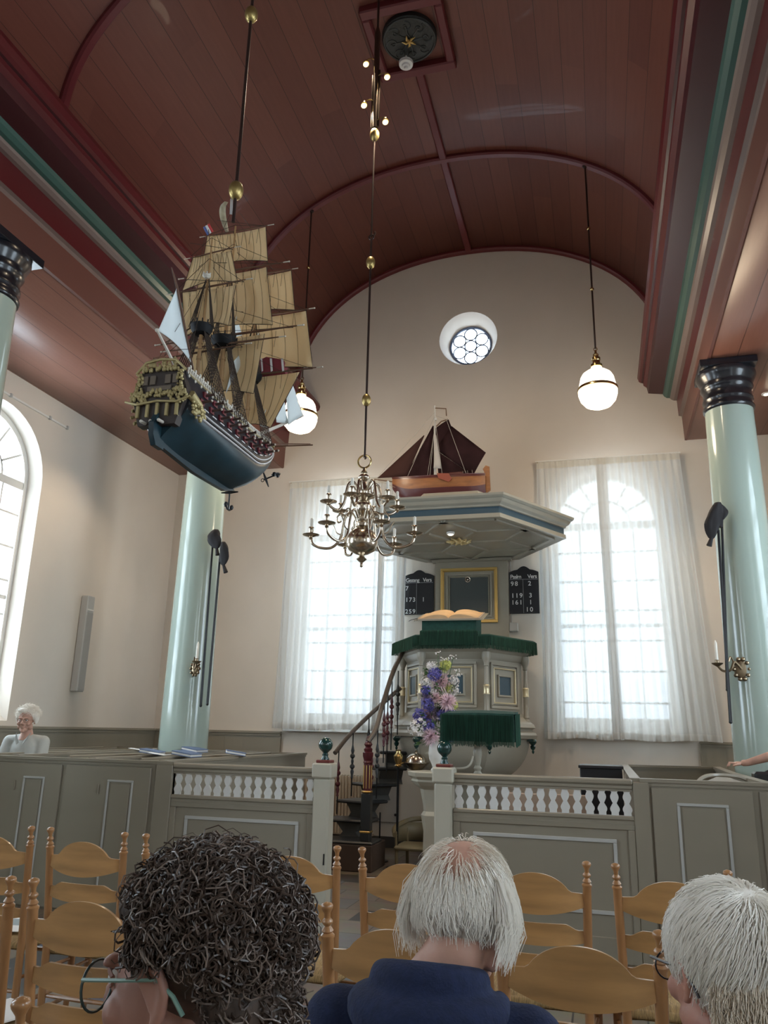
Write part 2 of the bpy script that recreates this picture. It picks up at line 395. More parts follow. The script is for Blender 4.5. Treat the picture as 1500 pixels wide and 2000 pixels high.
def window(num, to3, c, w, z0, zs, cols=4, rows=7):
    r = w / 2 - .045; d0, d1 = .20, .26
    o = B()
    wo = w / 2 - .028
    zs0 = zs
    # outer frame
    for s in (-1, 1): muntin(o, to3, c + s * (wo - .03), z0 + .05, c + s * (wo - .03), zs, .07, .18, .30)
    muntin(o, to3, c - wo, z0 + .08, c + wo, z0 + .08, .09, .18, .30)
    arc_mun(o, to3, c, zs, wo - .03, .08, .18, .30)
    muntin(o, to3, c - wo, zs - .03, c + wo, zs - .03, .10, .19, .29)
    for z in (z0 + (zs - z0) * .5,): muntin(o, to3, c - wo, z, c + wo, z, .05, d0, .27)
    root = struct(o.build('window_%d' % num, M['white']))
    m = B()
    for i in range(1, cols):
        u = c - wo + 2 * wo * i / cols; muntin(m, to3, u, z0 + .1, u, zs, .05 if i == cols // 2 else .026, d0, d1)
    for i in range(1, rows): z = z0 + (zs - z0) * i / rows; muntin(m, to3, c - wo, z, c + wo, z, .026, d0, d1)
    arc_mun(m, to3, c, zs, wo * .45, .03, d0, d1)
    for k in range(1, 6):
        a = PI * k / 6; muntin(m, to3, c + wo * .45 * math.cos(a), zs + wo * .45 * math.sin(a), c + (wo - .04) * math.cos(a), zs + (wo - .04) * math.sin(a), .026, d0, d1)
    m.build('muntins', M['white'], root)
    g = B(); pts = arch_pts(c, 2 * wo, z0 + .06, zs, wo)
    g.add([to3(u, z, .23) for u, z in pts], [tuple(t) for t in tessellate_polygon([[Vector((u, z, 0)) for u, z in pts]])])
    g.build('pane', M['glass'], root, angle=0)
    return root
k = 1
for y in WIN_Y: window(k, toL, y, WW, WZ0, WZS); k += 1
for y in WIN_Y: window(k, toR, y, WW, WZ0, WZS); k += 1
for x in WIN_BX: window(k, toB, x, 1.52, WZ0, 4.40); k += 1
# round rose window
rc = (XC - .03, RWZ)
f = B(); f.ring((rc[0], YB + .27, rc[1]), .325, .022, 'Y', 36); root = struct(f.build('window_%d' % k, mat('lead_blue', (.16, .20, .30), .4)))
f = B(); 
for i in range(6):
    a = 2*PI*i/6 + PI/6; f.ring((rc[0] + .205*math.cos(a), YB + .27, rc[1] + .205*math.sin(a)), .100, .010, 'Y', 24, 6)
f.ring((rc[0], YB + .27, rc[1]), .095, .010, 'Y', 24, 6)
f.build('tracery', mat('lead_cames', (.10, .12, .18), .4), root)
g = B(); n = 36
g.add([(rc[0] + .325*math.cos(2*PI*i/n), YB + .28, rc[1] + .325*math.sin(2*PI*i/n)) for i in range(n)], [tuple(range(n))]); g.build('pane', glassy('milky_glass', (.95, .97, 1)), root, angle=0)
# sill boards of the two windows in the end wall
for x in WIN_BX:
    b = B(); b.box(x - .86, x + .86, YB - .10, YB + .1, WZ0 - .05, WZ0, .008); struct(b.build('trim_1', M['white']))

# floor: worn stone slabs
def floor_mat():
    m = bpy.data.materials.new('stone_slabs'); m.use_nodes = True; n = m.node_tree; N = n.nodes; L = n.links; p = N['Principled BSDF']
    tc = N.new('ShaderNodeTexCoord'); br = N.new('ShaderNodeTexBrick'); mp = N.new('ShaderNodeMapping'); L.new(tc.outputs['Object'], mp.inputs[0]); L.new(mp.outputs[0], br.inputs['Vector'])
    br.inputs['Scale'].default_value = 1; br.inputs['Brick Width'].default_value = .40; br.inputs['Row Height'].default_value = .40; br.inputs['Mortar Size'].default_value = .006
    br.inputs['Color1'].default_value = (0, 0, 0, 1); br.inputs['Color2'].default_value = (1, 1, 1, 1); br.inputs['Mortar'].default_value = (.5, .5, .5, 1); br.offset = .37
    r = N.new('ShaderNodeValToRGB'); e = r.color_ramp.elements; e[0].color = (.055, .052, .050, 1); e[0].position = .08; e[1].color = (.14, .15, .19, 1); e[1].position = .95
    for ps, cc in ((.13, (.20, .15, .11, 1)), (.45, (.28, .235, .18, 1)), (.7, (.23, .17, .12, 1)), (.86, (.26, .24, .21, 1))):
        q = e.new(ps); q.color = cc
    L.new(br.outputs['Color'], r.inputs[0])
    nz = N.new('ShaderNodeTexNoise'); nz.inputs['Scale'].default_value = 6; nz.inputs['Detail'].default_value = 6; L.new(tc.outputs['Object'], nz.inputs['Vector'])
    mu = N.new('ShaderNodeMix'); mu.data_type = 'RGBA'; mu.blend_type = 'MULTIPLY'; mu.inputs['Factor'].default_value = .5
    L.new(r.outputs[0], mu.inputs['A']); L.new(nz.outputs['Color'], mu.inputs['B'])
    mo = N.new('ShaderNodeMix'); mo.data_type = 'RGBA'; mo.inputs['B'].default_value = (.05, .045, .04, 1); L.new(br.outputs['Fac'], mo.inputs['Factor']); L.new(mu.outputs['Result'], mo.inputs['A'])
    L.new(mo.outputs['Result'], p.inputs['Base Color']); p.inputs['Roughness'].default_value = .38
    return m
b = B(); b.box(XL - .5, XR + .5, YF - .3, YB + .5, -.1, 0); struct(b.build('floor', floor_mat()))

# vault
def vz(x):
    t = min(1, abs(x) / VA); return VZ + VB * (1 - t ** 2.15) ** (1 / 2.15)
def vault_curve(n=64):
    out = []
    for i in range(n + 1):
        a = -PI/2 + PI * i / n; s = math.sin(a); x = VA * math.copysign(abs(s) ** .95, s); out.append((XC + x, vz(x)))
    return out
def uv_sheet(name, prof, y0, y1, m, ny=4, off=0.):
    L_ = [0]
    for i in range(1, len(prof)): L_.append(L_[-1] + math.dist(prof[i], prof[i-1]))
    vs = []; fs = []; uvs = []
    for j in range(ny + 1):
        y = y0 + (y1 - y0) * j / ny
        for i, p in enumerate(prof): vs.append((p[0], y, p[1])); uvs.append((L_[i] + off, y))
    k = len(prof)
    for j in range(ny):
        for i in range(k - 1): fs.append((j*k+i, j*k+i+1, (j+1)*k+i+1, (j+1)*k+i))
    me = bpy.data.meshes.new(name); me.from_pydata(vs, [], fs); me.materials.append(m); u = me.uv_layers.new()
    for lp in me.loops: u.data[lp.index].uv = uvs[lp.vertex_index]
    me.shade_smooth(); me.set_sharp_from_angle(angle=math.radians(40))
    o = bpy.data.objects.new(name, me); COL.objects.link(o)
    md = o.modifiers.new('thick', 'SOLIDIFY'); md.thickness = .05; md.offset = 1
    return struct(o)
uv_sheet('ceiling', vault_curve(), YF - .2, YB + .02, M['vault'])
uv_sheet('ceiling', [(XL - .2, ZA), (XC - 3.02, ZA)], YF - .2, YB + .02, M['aisle'], off=.1)
uv_sheet('ceiling', [(XC + 3.02, ZA), (XR + .2, ZA)], YF - .2, YB + .02, M['aisle'], off=.05)
# cornice beams
segs = [((2.93, 6.90), (2.76, 6.84), 'red'), ((2.76, 6.84), (2.62, 6.745), 'red'), ((2.62, 6.745), (2.52, 6.64), 'red'), ((2.52, 6.64), (2.45, 6.56), 'red'), ((2.45, 6.56), (2.432, 6.50), 'red'), ((2.432, 6.50), (2.45, 6.44), 'red'), ((2.45, 6.44), (2.48, 6.42), 'red'),
        ((2.48, 6.42), (2.505, 6.415), 'wine'), ((2.505, 6.415), (2.51, 6.375), 'red'), ((2.51, 6.375), (2.55, 6.34), 'red'), ((2.55, 6.34), (2.566, 6.25), 'wine'), ((2.566, 6.25), (2.76, 6.22), 'wine'),
        ((2.76, 6.22), (2.775, 6.185), 'green'), ((2.775, 6.185), (2.81, 6.155), 'green'), ((2.81, 6.155), (2.85, 6.15), 'green'), ((2.85, 6.15), (2.865, 6.13), 'greypink'), ((2.865, 6.13), (2.90, 6.108), 'greypink'), ((2.90, 6.108), (2.94, 6.105), 'greypink'),
        ((2.94, 6.105), (2.948, 5.87), 'red'), ((2.948, 5.87), (2.985, 5.86), 'greypink'), ((2.985, 5.86), (2.99, 5.82), 'greypink'), ((2.99, 5.82), (3.0, 5.50), 'pink'),
        ((3.0, 5.50), (3.03, 5.495), 'pink'), ((3.03, 5.495), (3.03, 6.90), 'pink'), ((3.03, 6.90), (2.93, 6.90), 'red')]
names = ['red', 'wine', 'green', 'greypink', 'pink']
for side, num in ((-1, 2), (1, 3)):
    b = B()
    for p, q, mname in segs:
        b.m = names.index(mname)
        pa = (XC + side * p[0], p[1]); qa = (XC + side * q[0], q[1])
        b.add([(pa[0], YF - .1, pa[1]), (qa[0], YF - .1, qa[1]), (qa[0], YB, qa[1]), (pa[0], YB, pa[1])], [(0, 1, 2, 3) if side > 0 else (3, 2, 1, 0)])
    b.m = 0
    struct(b.build('trim_%d' % num, [M[x] for x in names], angle=25))
# arched ribs and ridge strip
def rib(y, num, w=.10, d=.055):
    b = B(); c = vault_curve(48); vs = []; 
    for i, (x, z) in enumerate(c):
        p = Vector(c[max(0, i-1)]); q = Vector(c[min(len(c)-1, i+1)]); t = (q - p).normalized(); nx, nz = t.y, -t.x
        if nz > 0: nx, nz = -nx, -nz
        for (yy, dd) in ((y - w/2, -.005), (y - w/2, d * .6), (y - w*.32, d), (y + w*.32, d), (y + w/2, d * .6), (y + w/2, -.005)):
            vs.append((x + nx*dd, yy, z + nz*dd))
    fs = [(i*6+j, i*6+(j+1) % 6, (i+1)*6+(j+1) % 6, (i+1)*6+j) for i in range(len(c)-1) for j in range(6)]
    b.add(vs, fs); return struct(b.build('trim_%d' % num, M['rib']))
rib(YB - .05, 4); rib(8.70, 5); rib(4.90, 6); rib(2.8, 7); rib(.7, 8)
zt = VZ + VB
b = B(); b.box(XC - .05, XC + .05, 7.16, YB, zt - .05, zt + .005, .012); b.box(XC - .05, XC + .05, YF, 6.28, zt - .05, zt + .005, .012); struct(b.build('trim_9', M['rib']))
b = B()
for (x0, x1, y0, y1) in ((-.45, .45, 6.22, 6.34), (-.45, .45, 7.08, 7.20), (-.45, -.35, 6.34, 7.08), (.35, .45, 6.34, 7.08)):
    b.box(XC + x0, XC + x1, y0, y1, zt - .10, zt + .005, .015)
struct(b.build('trim_10', M['rib']))
# pierced round vent in the ridge
root = thing('ceiling_vent', 'black carved round ceiling vent with gilt flame ornament, set in the red square frame', 'vent', (XC, 6.71, zt - .09))
b = B(); b.lathe([(.0, -.03), (.27, -.03), (.295, -.024), (.305, -.012), (.305, .085), (0, .085)], (XC, 6.71, zt - .09 + .045), 40); b.build('disc', mat('vent_black', (.022, .024, .022), .5, bump=.6, bscale=30), root)
b = B(); random.seed(4)
for i in range(8):
    a = 2*PI*i/8; c = Vector((XC + .19*math.cos(a), 6.71 + .19*math.sin(a), zt - .077))
    b.tube([c + Vector((r*math.cos(t), r*math.sin(t), 0)) for t, r in [(a + q*.5, .065 - .0038*q) for q in range(14)]], .008, 5)
    b.tube([Vector((XC + .05*math.cos(a+.3), 6.71 + .05*math.sin(a+.3), zt-.077)), c*.5 + Vector((XC, 6.71, zt-.077))*.5, c], .009, 5)
b.ring((XC, 6.71, zt - .075), .285, .012, 'Z', 40)
b.build('scrollwork', mat('vent_scroll', (.035, .038, .035), .4), root)
b = B()
for i in range(5):
    a = 2*PI*i/5 + .4; pc = Vector((XC, 6.71, zt - .09))
    b.tube([pc, pc + Vector((.04*math.cos(a), .04*math.sin(a), -.01)), pc + Vector((.085*math.cos(a+.35), .085*math.sin(a+.35), 0))], [.014, .016, .003], 6)
b.build('ornament', M['gold'], root)
root = thing('heat_detector', 'small white round detector with a stepped nose hanging under the black ceiling vent', 'detector', at(793, 125, 6.85))
p = at(793, 125, 6.90); b = B(); b.lathe([(0, -.075), (.018, -.07), (.022, -.045), (.042, -.04), (.048, -.02), (.078, -.015), (.082, .02), (.06, .03), (0, .03)], p, 28); o = b.build('body', M['white'], root)
b = B(); b.cyl(p + Vector((0, 0, .02)), (p.x, p.y, zt - .07), .01, n=8); b.build('stem', M['white'], root)

# wainscot and back-wall setting
def wains(name, x0, x1, y0, y1, horizontal=True):
    b = B(); b.box(x0, x1, y0, y1, 0, 1.40); 
    e = .035
    b.box(x0 - (0 if horizontal else 0), x1 + (0 if horizontal else e), y0 - (e if horizontal else 0), y1, 1.43, 1.465, .006)
    b.box(x0, x1 + (0 if horizontal else e * .5), y0 - (e * .5 if horizontal else 0), y1, 1.40, 1.43)
    if horizontal:
        k = int((x1 - x0) / .3)
        for i in range(1, k): b.box(x0 + i * .3 - .004, x0 + i * .3 + .004, y0 - .004, y0, .02, 1.38)
    return struct(b.build(name, M['pew']))
wains('trim_11', XL, XC - 2.78, YB - .05, YB); wains('trim_12', XC + 2.86, XR, YB - .05, YB); wains('trim_13', XL, XL + .05, YF, YB - .05, False)
b = B(); b.box(XC - 2.78, XC + 2.86, YB - .02, YB, 0, .14, .004); struct(b.build('baseboard_back', mat('skirting_dark', (.06, .055, .05), .5)))

# columns
def column(x, y, label, grp='pale green columns'):
    root = thing('column', label, 'column', (x, y, 0))
    b = B(); n = 14
    prof = [(.34, 0), (.34, .12), (.31, .16)] + [(.292 - .045 * (i / n) ** 1.3, .2 + (4.97 - .2) * i / n) for i in range(n + 1)]
    b.lathe(prof, (x, y, 0), 48); b.build('shaft', M['column'], root, angle=50)
    b = B(); b.lathe([(.247, 4.96), (.262, 4.97), (.268, 5.0), (.255, 5.03), (.25, 5.06), (.262, 5.08), (.262, 5.10), (.25, 5.12), (.25, 5.19), (.262, 5.21), (.275, 5.235), (.268, 5.26), (.275, 5.29), (.30, 5.34), (.315, 5.375), (.31, 5.41), (.29, 5.42)], (x, y, 0), 48)
    b.build('capital', M['black_gloss'], root, angle=50)
    b = B(); b.box(x - .29, x + .29, y - .29, y + .29, 5.415, 5.495, .006); b.build('abacus', M['black_gloss'], root)
    return root
column(XC - 3.10, 8.65, 'pale green round column in the left pews behind the big ship model')
column(XC + 3.21, 8.65, 'pale green round column at the right edge with a black moulded capital')
column(XC - 3.22, 4.80, 'near left column, only its black capital reaching in at the left edge of the photo')

# window curtains
def curtain(x0t, x1t, x0b, x1b, z0, z1, y, label, pleats, seed):
    root = thing('window_curtain', label, 'curtain', ((x0t + x1t)/2, y, z0), 'sheer curtains of the end wall')
    random.seed(seed); ph = [random.uniform(0, 6) for _ in range(6)]
    def f(u, v):
        h = 1 - v; x = (x0b + (x1b - x0b) * u) * h + (x0t + (x1t - x0t) * u) * v
        a = .012 + .022 * h
        w = math.sin(u * pleats * 2*PI + ph[0] + .5*math.sin(3*v + ph[1])) * a + math.sin(u * pleats * .37 * 2*PI + ph[2]) * .03 * h
        if v > .97: w *= .6
        return (x + .006 * math.sin(u*40 + v*5), y + w, z0 + (z1 - z0) * v + .01 * math.sin(u * 9 + ph[3]) * h)
    b = B(); b.grid(f, int(pleats * 12), 14); b.build('fabric', M['curtain'], root, angle=180)
    b = B(); b.grid(lambda u, v: tuple(Vector(f(u, v * .022)) + Vector((0, -.003, 0))), int(pleats * 12), 1)
    b.build('hem', cloth_sheer('curtain_hem', (.86, .86, .84), .35, .03), root, angle=180)
    b = B(); b.grid(lambda u, v: tuple(Vector(f(u, .975 + v * .025)) + Vector((0, -.004, 0))), int(pleats * 12), 1)
    b.build('heading_tape', cloth_sheer('curtain_tape', (.86, .83, .76), .35, .03), root, angle=180)
    return root
curtain(-4.50, -2.94, -4.56, -2.98, 1.50, 5.19, YB - .14, 'sheer cream curtain, the wide one over the left window behind the chandelier', 16, 1)
curtain(-3.02, -2.60, -3.08, -2.64, 1.50, 5.19, YB - .17, 'sheer curtain, the narrow one at the left window beside the hymn board', 5, 2)
curtain(-.72, .24, -.74, .26, 1.46, 5.26, YB - .14, 'sheer curtain, left half of the right window beside the sounding board', 12, 3)
curtain(.10, 1.20, .12, 1.42, 1.46, 5.26, YB - .17, 'sheer cream curtain, right half of the right window near the right column', 12, 4)
for (a, c_, z, lab) in ((-4.52, -2.60, 5.20, 'thin curtain rail over the left window of the end wall'), (-.74, 1.22, 5.27, 'thin curtain rail over the right window of the end wall')):
    root = thing('curtain_rail', lab, 'rail', ((a + c_)/2, YB - .12, z))
    b = B(); b.bar((a, YB - .155, z), (c_, YB - .155, z), .02, .018); b.build('rail', M['white'], root)
    b = B()
    for t in (a + .03, (a + c_)/2, c_ - .03): b.bar((t, YB - .15, z), (t, YB, z + .01), .02, .03)
    b.build('bracket', M['brass'], root)
# ================================================================== PEWS AND GATE
YP = 6.22
def frame_line(b, x0, x1, z0, z1, y, w=.022, d=.012):
    b.box(x0, x1, y - d, y, z1 - w, z1, .003); b.box(x0, x1, y - d, y, z0, z0 + w, .003)
    b.box(x0, x0 + w, y - d, y, z0 + w, z1 - w, .003); b.box(x1 - w, x1, y - d, y, z0 + w, z1 - w, .003)
def baluster(b, x, z0, z1, y):
    n = 16; h = z1 - z0; L = []
    for i in range(n + 1):
        t = i / n
        w = .017 + .017 * math.sin(PI * min(1, t / .5)) ** 2 if t < .5 else .017 + .013 * math.sin(PI * (t - .5) / .5) ** 2
        if t < .08 or t > .94: w = .026
        if .47 < t < .53: w = .013
        L.append((w, z0 + h * t))
    poly = [(x - w, z) for w, z in L] + [(x + w, z) for w, z in reversed(L)]
    b.prism(poly, y - .011, y + .011, 'Y')
def balustrade(x0, x1, nb, label, px0, px1):
    root = thing('balustrade_screen', label, 'railing', ((x0+x1)/2, YP, 0), 'balustrade screens beside the gate')
    b = B(); b.box(x0, x1, YP - .045, YP + .045, 1.165, 1.205, .01); b.box(x0, x1, YP - .03, YP + .03, 1.135, 1.165, .006); b.box(x0, x1, YP - .02, YP + .02, 1.12, 1.135)
    b.build('top_rail', M['pew'], root)
    b = B(); b.box(x0, x1, YP - .035, YP + .035, .925, .955, .006); b.box(x0, x1, YP - .022, YP + .022, .90, .925); b.build('lower_rail', M['pew'], root)
    for i in range(nb):
        b = B(); x = x0 + (x1 - x0) * (i + .5) / nb; baluster(b, x, .955, 1.12, YP); fixn(b.build('baluster', M['balus'], root, angle=30))
    b = B(); b.box(x0, x1, YP - .012, YP + .02, 0, .90)
    for (a, c, d, e) in ((x0, x1, .86, .90), (x0, x1, .0, .16), (x0, x0 + .05, .16, .86), (x1 - .05, x1, .16, .86)): b.box(a, c, YP - .028, YP - .01, d, e, .004)
    b.build('panel', M['pew'], root)
    b = B(); frame_line(b, px0, px1, .30, .795, YP - .012, .026, .014); b.build('moulding', M['pewline'], root)
    return root
balustrade(-3.50, -2.235, 14, 'left balustrade screen of flat white balusters over a grey-olive panel', -3.36, -2.36)
balustrade(-1.12, .19, 15, 'right balustrade screen of flat white balusters over a wide outlined panel', -.97, .06)
def gate_post(x, label):
    root = thing('gate_post', label, 'post', (x, YP, 0), 'gate posts')
    b = B(); b.box(x - .068, x + .068, YP - .068, YP + .068, 0, 1.13, .012); b.box(x - .082, x + .082, YP - .082, YP + .082, 1.13, 1.245, .012); b.build('shaft', M['cream'], root)
    b = B(); b.box(x - .058, x + .058, YP - .058, YP + .058, 1.245, 1.268, .005); b.build('plinth', M['redcap'], root)
    b = B(); prof = [(.034, 1.268), (.034, 1.278), (.022, 1.295), (.026, 1.31), (.018, 1.32), (.026, 1.33)]
    for i in range(1, 15):
        a = -PI/2 + .45 + (PI - .45) * i / 14; prof.append((.058 * math.cos(a) if i < 14 else 0, 1.385 + .058 * math.sin(a)))
    b.lathe(prof, (x, YP, 0), 28); b.build('ball_finial', M['ballgreen'], root, angle=50)
    b = B(); b.cyl((x + .045, YP - .03, .55), (x + .045, YP - .07, .55), .004, n=6); b.box(x + .040, x + .050, YP - .072, YP - .066, .50, .58); b.build('latch', M['metal_dark'], root)
gate_post(-2.165, 'left cream gate post with a dark green ball on top')
gate_post(-1.19, 'right cream gate post with a dark green ball in front of the flower vase')

def pew_wall(b, p0, p1, z1=1.19, t=.03, cap=True):
    b.bar((*p0, z1 / 2), (*p1, z1 / 2), t, z1)
    if cap:
        b.bar((*p0, z1 + .012), (*p1, z1 + .012), .075, .024); b.bar((*p0, z1 - .012), (*p1, z1 - .012), .05, .024)
# left block
root = thing('box_pew', 'grey-olive box pew block with outlined doors left of the balustrade', 'pew', (-5.0, 7.8, 0))
b = B(); pew_wall(b, (XL + .05, YP), (-3.50, YP)); b.box(-3.66, -3.50, YP - .04, YP + .04, 0, 1.19, .006); b.build('front_wall', M['pew'], root)
for (x0, x1) in ((-4.55, -3.70), (-5.40, -4.58), (-6.25, -5.43)):
    b = B(); b.box(x0 + .006, x1 - .006, YP - .035, YP - .012, .02, 1.155, .004); dr = b.build('door', M['pew'], root)
    b = B(); cx = (x0 + x1)/2; frame_line(b, x0 + .44, x1 - .16, .12, 1.05, YP - .035, .018, .01); b.build('moulding', M['pewline'], dr)
    b = B(); b.box(x0 + .47, x1 - .19, YP - .041, YP - .034, .15, 1.02, .004); b.build('raised_panel', M['pew'], dr)
    b = B(); b.cyl((x0 + .36, YP - .045, .93), (x0 + .36, YP - .045, 1.01), .006, n=6); b.build('hinge', M['pew'], dr)
b = B()
for (p0, p1, z) in (((-3.62, YP), (-3.62, 9.6), 1.195), ((-4.35, YP + .05), (-4.35, 9.1), 1.195), ((-5.15, YP + .05), (-5.15, 9.9), 1.20), ((-5.95, YP), (-5.95, 9.9), 1.195)):
    pew_wall(b, p0, p1, z)
pew_wall(b, (-6.5, 9.95), (-3.62, 9.6), 1.19); b.build('partition', M['pew'], root)
for x in (-3.80, -4.53, -5.33, -6.13):
    y1_ = .38 if x == -4.53 else 1.3; b = B(); b.X = Matrix.Translation((x + .02, 7.9, 1.135)) @ Matrix.Rotation(.42, 4, 'Y'); b.box(-.15, .15, -1.55, y1_, -.012, .012, .003); b.box(-.16, -.145, -1.55, y1_, -.012, .03); b.build('book_rest', M['pew'], root)
b = B()
for x in (-4.0, -4.72, -5.55): ye = 8.25 if x == -4.72 else 9.4; b.box(x - .14, x + .14, 6.5, ye, .50, .54, .006); b.box(x - .10, x - .07, 6.5, ye, 0, .5)
b.build('bench', M['pew'], root)
random.seed(7)
bks = [((-4.50, 8.4), 'blue hymn book lying on the pew ledge, the one farthest left', .0), ((-4.35, 7.25), 'blue hymn book on the pew ledge in front of the left green column', .3),
       ((-3.83, 7.0), 'blue songbook lying on the last ledge before the balustrade', .1), ((-3.66, 7.7), 'blue book tilted on the ledge right beneath the green column', .5)]
for (x, y), lab, rz in bks:
    root = thing('hymn_book', lab, 'book', (x, y, 1.225), 'books on the left pews'); b = B(); b.X = Matrix.Translation((x, y, 1.235)) @ Matrix.Rotation(rz, 4, 'Z') @ Matrix.Rotation(.15, 4, 'Y')
    b.box(-.10, .10, -.14, .14, 0, .008, .002); b.box(-.10, .10, -.14, .14, .026, .034, .002); b.build('cover', M['bluebook'], root)
    b2 = B(); b2.X = b.X; b2.box(-.095, .095, -.135, .135, .008, .026); b2.build('pages', M['paper'], root)
for (x, y, lab) in ((-5.1, 8.3, 'open white booklet on the far left pew ledge'), (-4.12, 7.1, 'white papers on the pew ledge in front of the column')):
    root = thing('booklet', lab, 'booklet', (x, y, 1.225)); b = B(); b.X = Matrix.Translation((x, y, 1.23)) @ Matrix.Rotation(.4, 4, 'Z')
    b.add([(-.15, -.1, .02), (0, -.1, .0), (0, .1, .0), (-.15, .1, .02), (.15, -.1, .02), (.15, .1, .02)], [(0, 1, 2, 3), (1, 4, 5, 2)]); b.build('leaf', M['paper'], root, solid=.004)
# right block
root = thing('box_pew', 'grey-olive box pew with two outlined doors right of the balustrade', 'pew', (1.2, 7.8, 0))
b = B(); pew_wall(b, (.24, YP), (XR - .05, YP)); b.box(.19, .30, YP - .04, YP + .04, 0, 1.19, .006); b.build('front_wall', M['pew'], root)
for (x0, x1) in ((.31, .99), (1.02, 1.75), (1.78, 2.5)):
    b = B(); b.box(x0 + .006, x1 - .006, YP - .035, YP - .012, .02, 1.155, .004); dr = b.build('door', M['pew'], root)
    b = B(); frame_line(b, x0 + .17, x1 - .17, .12, 1.06, YP - .035, .020, .01); b.build('moulding', M['pewline'], dr)
    b = B(); b.box(x0 + .20, x1 - .20, YP - .041, YP - .034, .15, 1.03, .004); b.build('raised_panel', M['pew'], dr)
b = B(); pew_wall(b, (.21, YP), (.21, 9.2)); pew_wall(b, (.21, 9.2), (1.16, 9.4)); pew_wall(b, (1.16, 9.4), (1.10, 7.9)); pew_wall(b, (1.10, 7.9), (1.10, YP)); pew_wall(b, (.24, 8.2), (1.1, 8.2), 1.10)
b.build('partition', M['pew'], root)
b = B(); b.X = Matrix.Translation((.9, 7.2, 1.12)) @ Matrix.Rotation(-.42, 4, 'Y'); b.box(-.14, .14, -.8, .8, -.012, .012, .003); b.build('book_rest', M['pew'], root)
b = B(); b.box(.32, .6, 6.4, 8.1, .50, .54, .006); b.box(.4, .43, 6.4, 8.1, 0, .5); b.box(.3, 1.1, 8.3, 8.6, .5, .54, .006); b.build('bench', M['pew'], root)
b = B(); b.tube(bez([(.62, YP + .1, 1.16), (.70, YP + .35, 1.215), (.82, YP + .6, 1.23), (1.0, YP + .66, 1.22), (1.09, YP + .66, 1.18)], 6), .014, 6); b.build('curved_rail', M['pew'], root)

# black cabinet behind the right balustrade
root = thing('black_cabinet', 'flat black upright cabinet behind the right balustrade, top showing over the rail', 'cabinet', (-.02, 7.6, 0))
p = at(1132, 1494, 7.6); q = at(1215, 1497, 7.6)
b = B(); b.box(p.x, q.x, 7.6, 7.95, .05, p.z - .02, .008); b.build('body', mat('cabinet_black', (.012, .011, .014), .45), root)
b = B(); b.box(p.x - .012, q.x + .012, 7.585, 7.96, p.z - .025, p.z, .004); b.build('lid', mat('cabinet_lid', (.02, .018, .02), .4), root)
b = B(); b.box(p.x + .02, q.x - .02, 7.6, 7.94, 0, .05); b.build('plinth', M['metal_dark'], root)
# stacked white chairs seen through the balusters
for i, (x, y) in enumerate(((-.68, 7.3), (-.30, 7.35))):
    root = thing('folding_chair', ['small beige chair behind the balusters, left of the pair', 'small beige chair behind the balusters, next to the black cabinet'][i], 'chair', (x, y, 0), 'beige chairs behind the balustrade')
    b = B(); b.box(x - .17, x + .17, y - .17, y + .17, .43, .46, .008); b.build('seat', M['cream'], root)
    b = B(); b.box(x - .17, x + .17, y - .20, y - .18, .72, 1.02, .008); b.build('backrest', mat('beige_panel', (.45, .33, .25), .5), root)
    for sx in (-.15, .15):
        for sy, h in ((-.19, .8), (.15, .43)): b = B(); b.cyl((x + sx, y + sy, 0), (x + sx, y + sy, h), .012, n=8); b.build('leg', M['metal_dark'], root)

# ================================================================== PULPIT
PX, PY = XC, 10.07
def hexp(R, z, c=(PX, PY), rot=0.): return [(c[0] + R * math.cos(PI/3*i + rot), c[1] + R * math.sin(PI/3*i + rot), z) for i in range(6)]
def hexloft(b, prof, c=(PX, PY)):
    vs = []; 
    for R, z in prof: vs += hexp(R, z, c)
    fs = [(i*6+j, i*6+(j+1) % 6, (i+1)*6+(j+1) % 6, (i+1)*6+j) for i in range(len(prof)-1) for j in range(6)]
    fs += [tuple(reversed(range(6))), tuple(range((len(prof)-1)*6, len(prof)*6))]
    return b.add(vs, fs)
root = thing('pulpit', 'grey-green hexagonal pulpit with blue panels and gilt mouldings', 'pulpit', (PX, PY, 0))
b = B(); hexloft(b, [(.74, 1.62), (.74, 2.36), (.78, 2.40), (.80, 2.44), (.84, 2.47), (.84, 2.52)]); b.build('tub', M['pulpit'], root, angle=20)
b = B(); hexloft(b, [(.80, 1.44), (.90, 1.45), (.92, 1.49), (.90, 1.52), (.86, 1.54), (.86, 1.56), (.90, 1.58), (.88, 1.62), (.82, 1.66), (.77, 1.70), (.75, 1.74)]); b.build('base_moulding', M['pulpit'], root, angle=20)
b = B(); bowl = [(.20, .62), (.20, .80), (.24, .92)] + [(.24 + .58 * math.sin(PI/2 * t), .92 + .52 * (1 - math.cos(PI/2*t))) for t in [i/10 for i in range(1, 11)]]
hexloft(b, bowl); b.build('bowl', M['pulpit'], root, angle=20)
b = B(); b.lathe([(.24, 0), (.24, .06), (.17, .12), (.14, .2), (.13, .5), (.20, .62)], (PX, PY, 0), 24); b.build('stem', M['pulpit'], root)
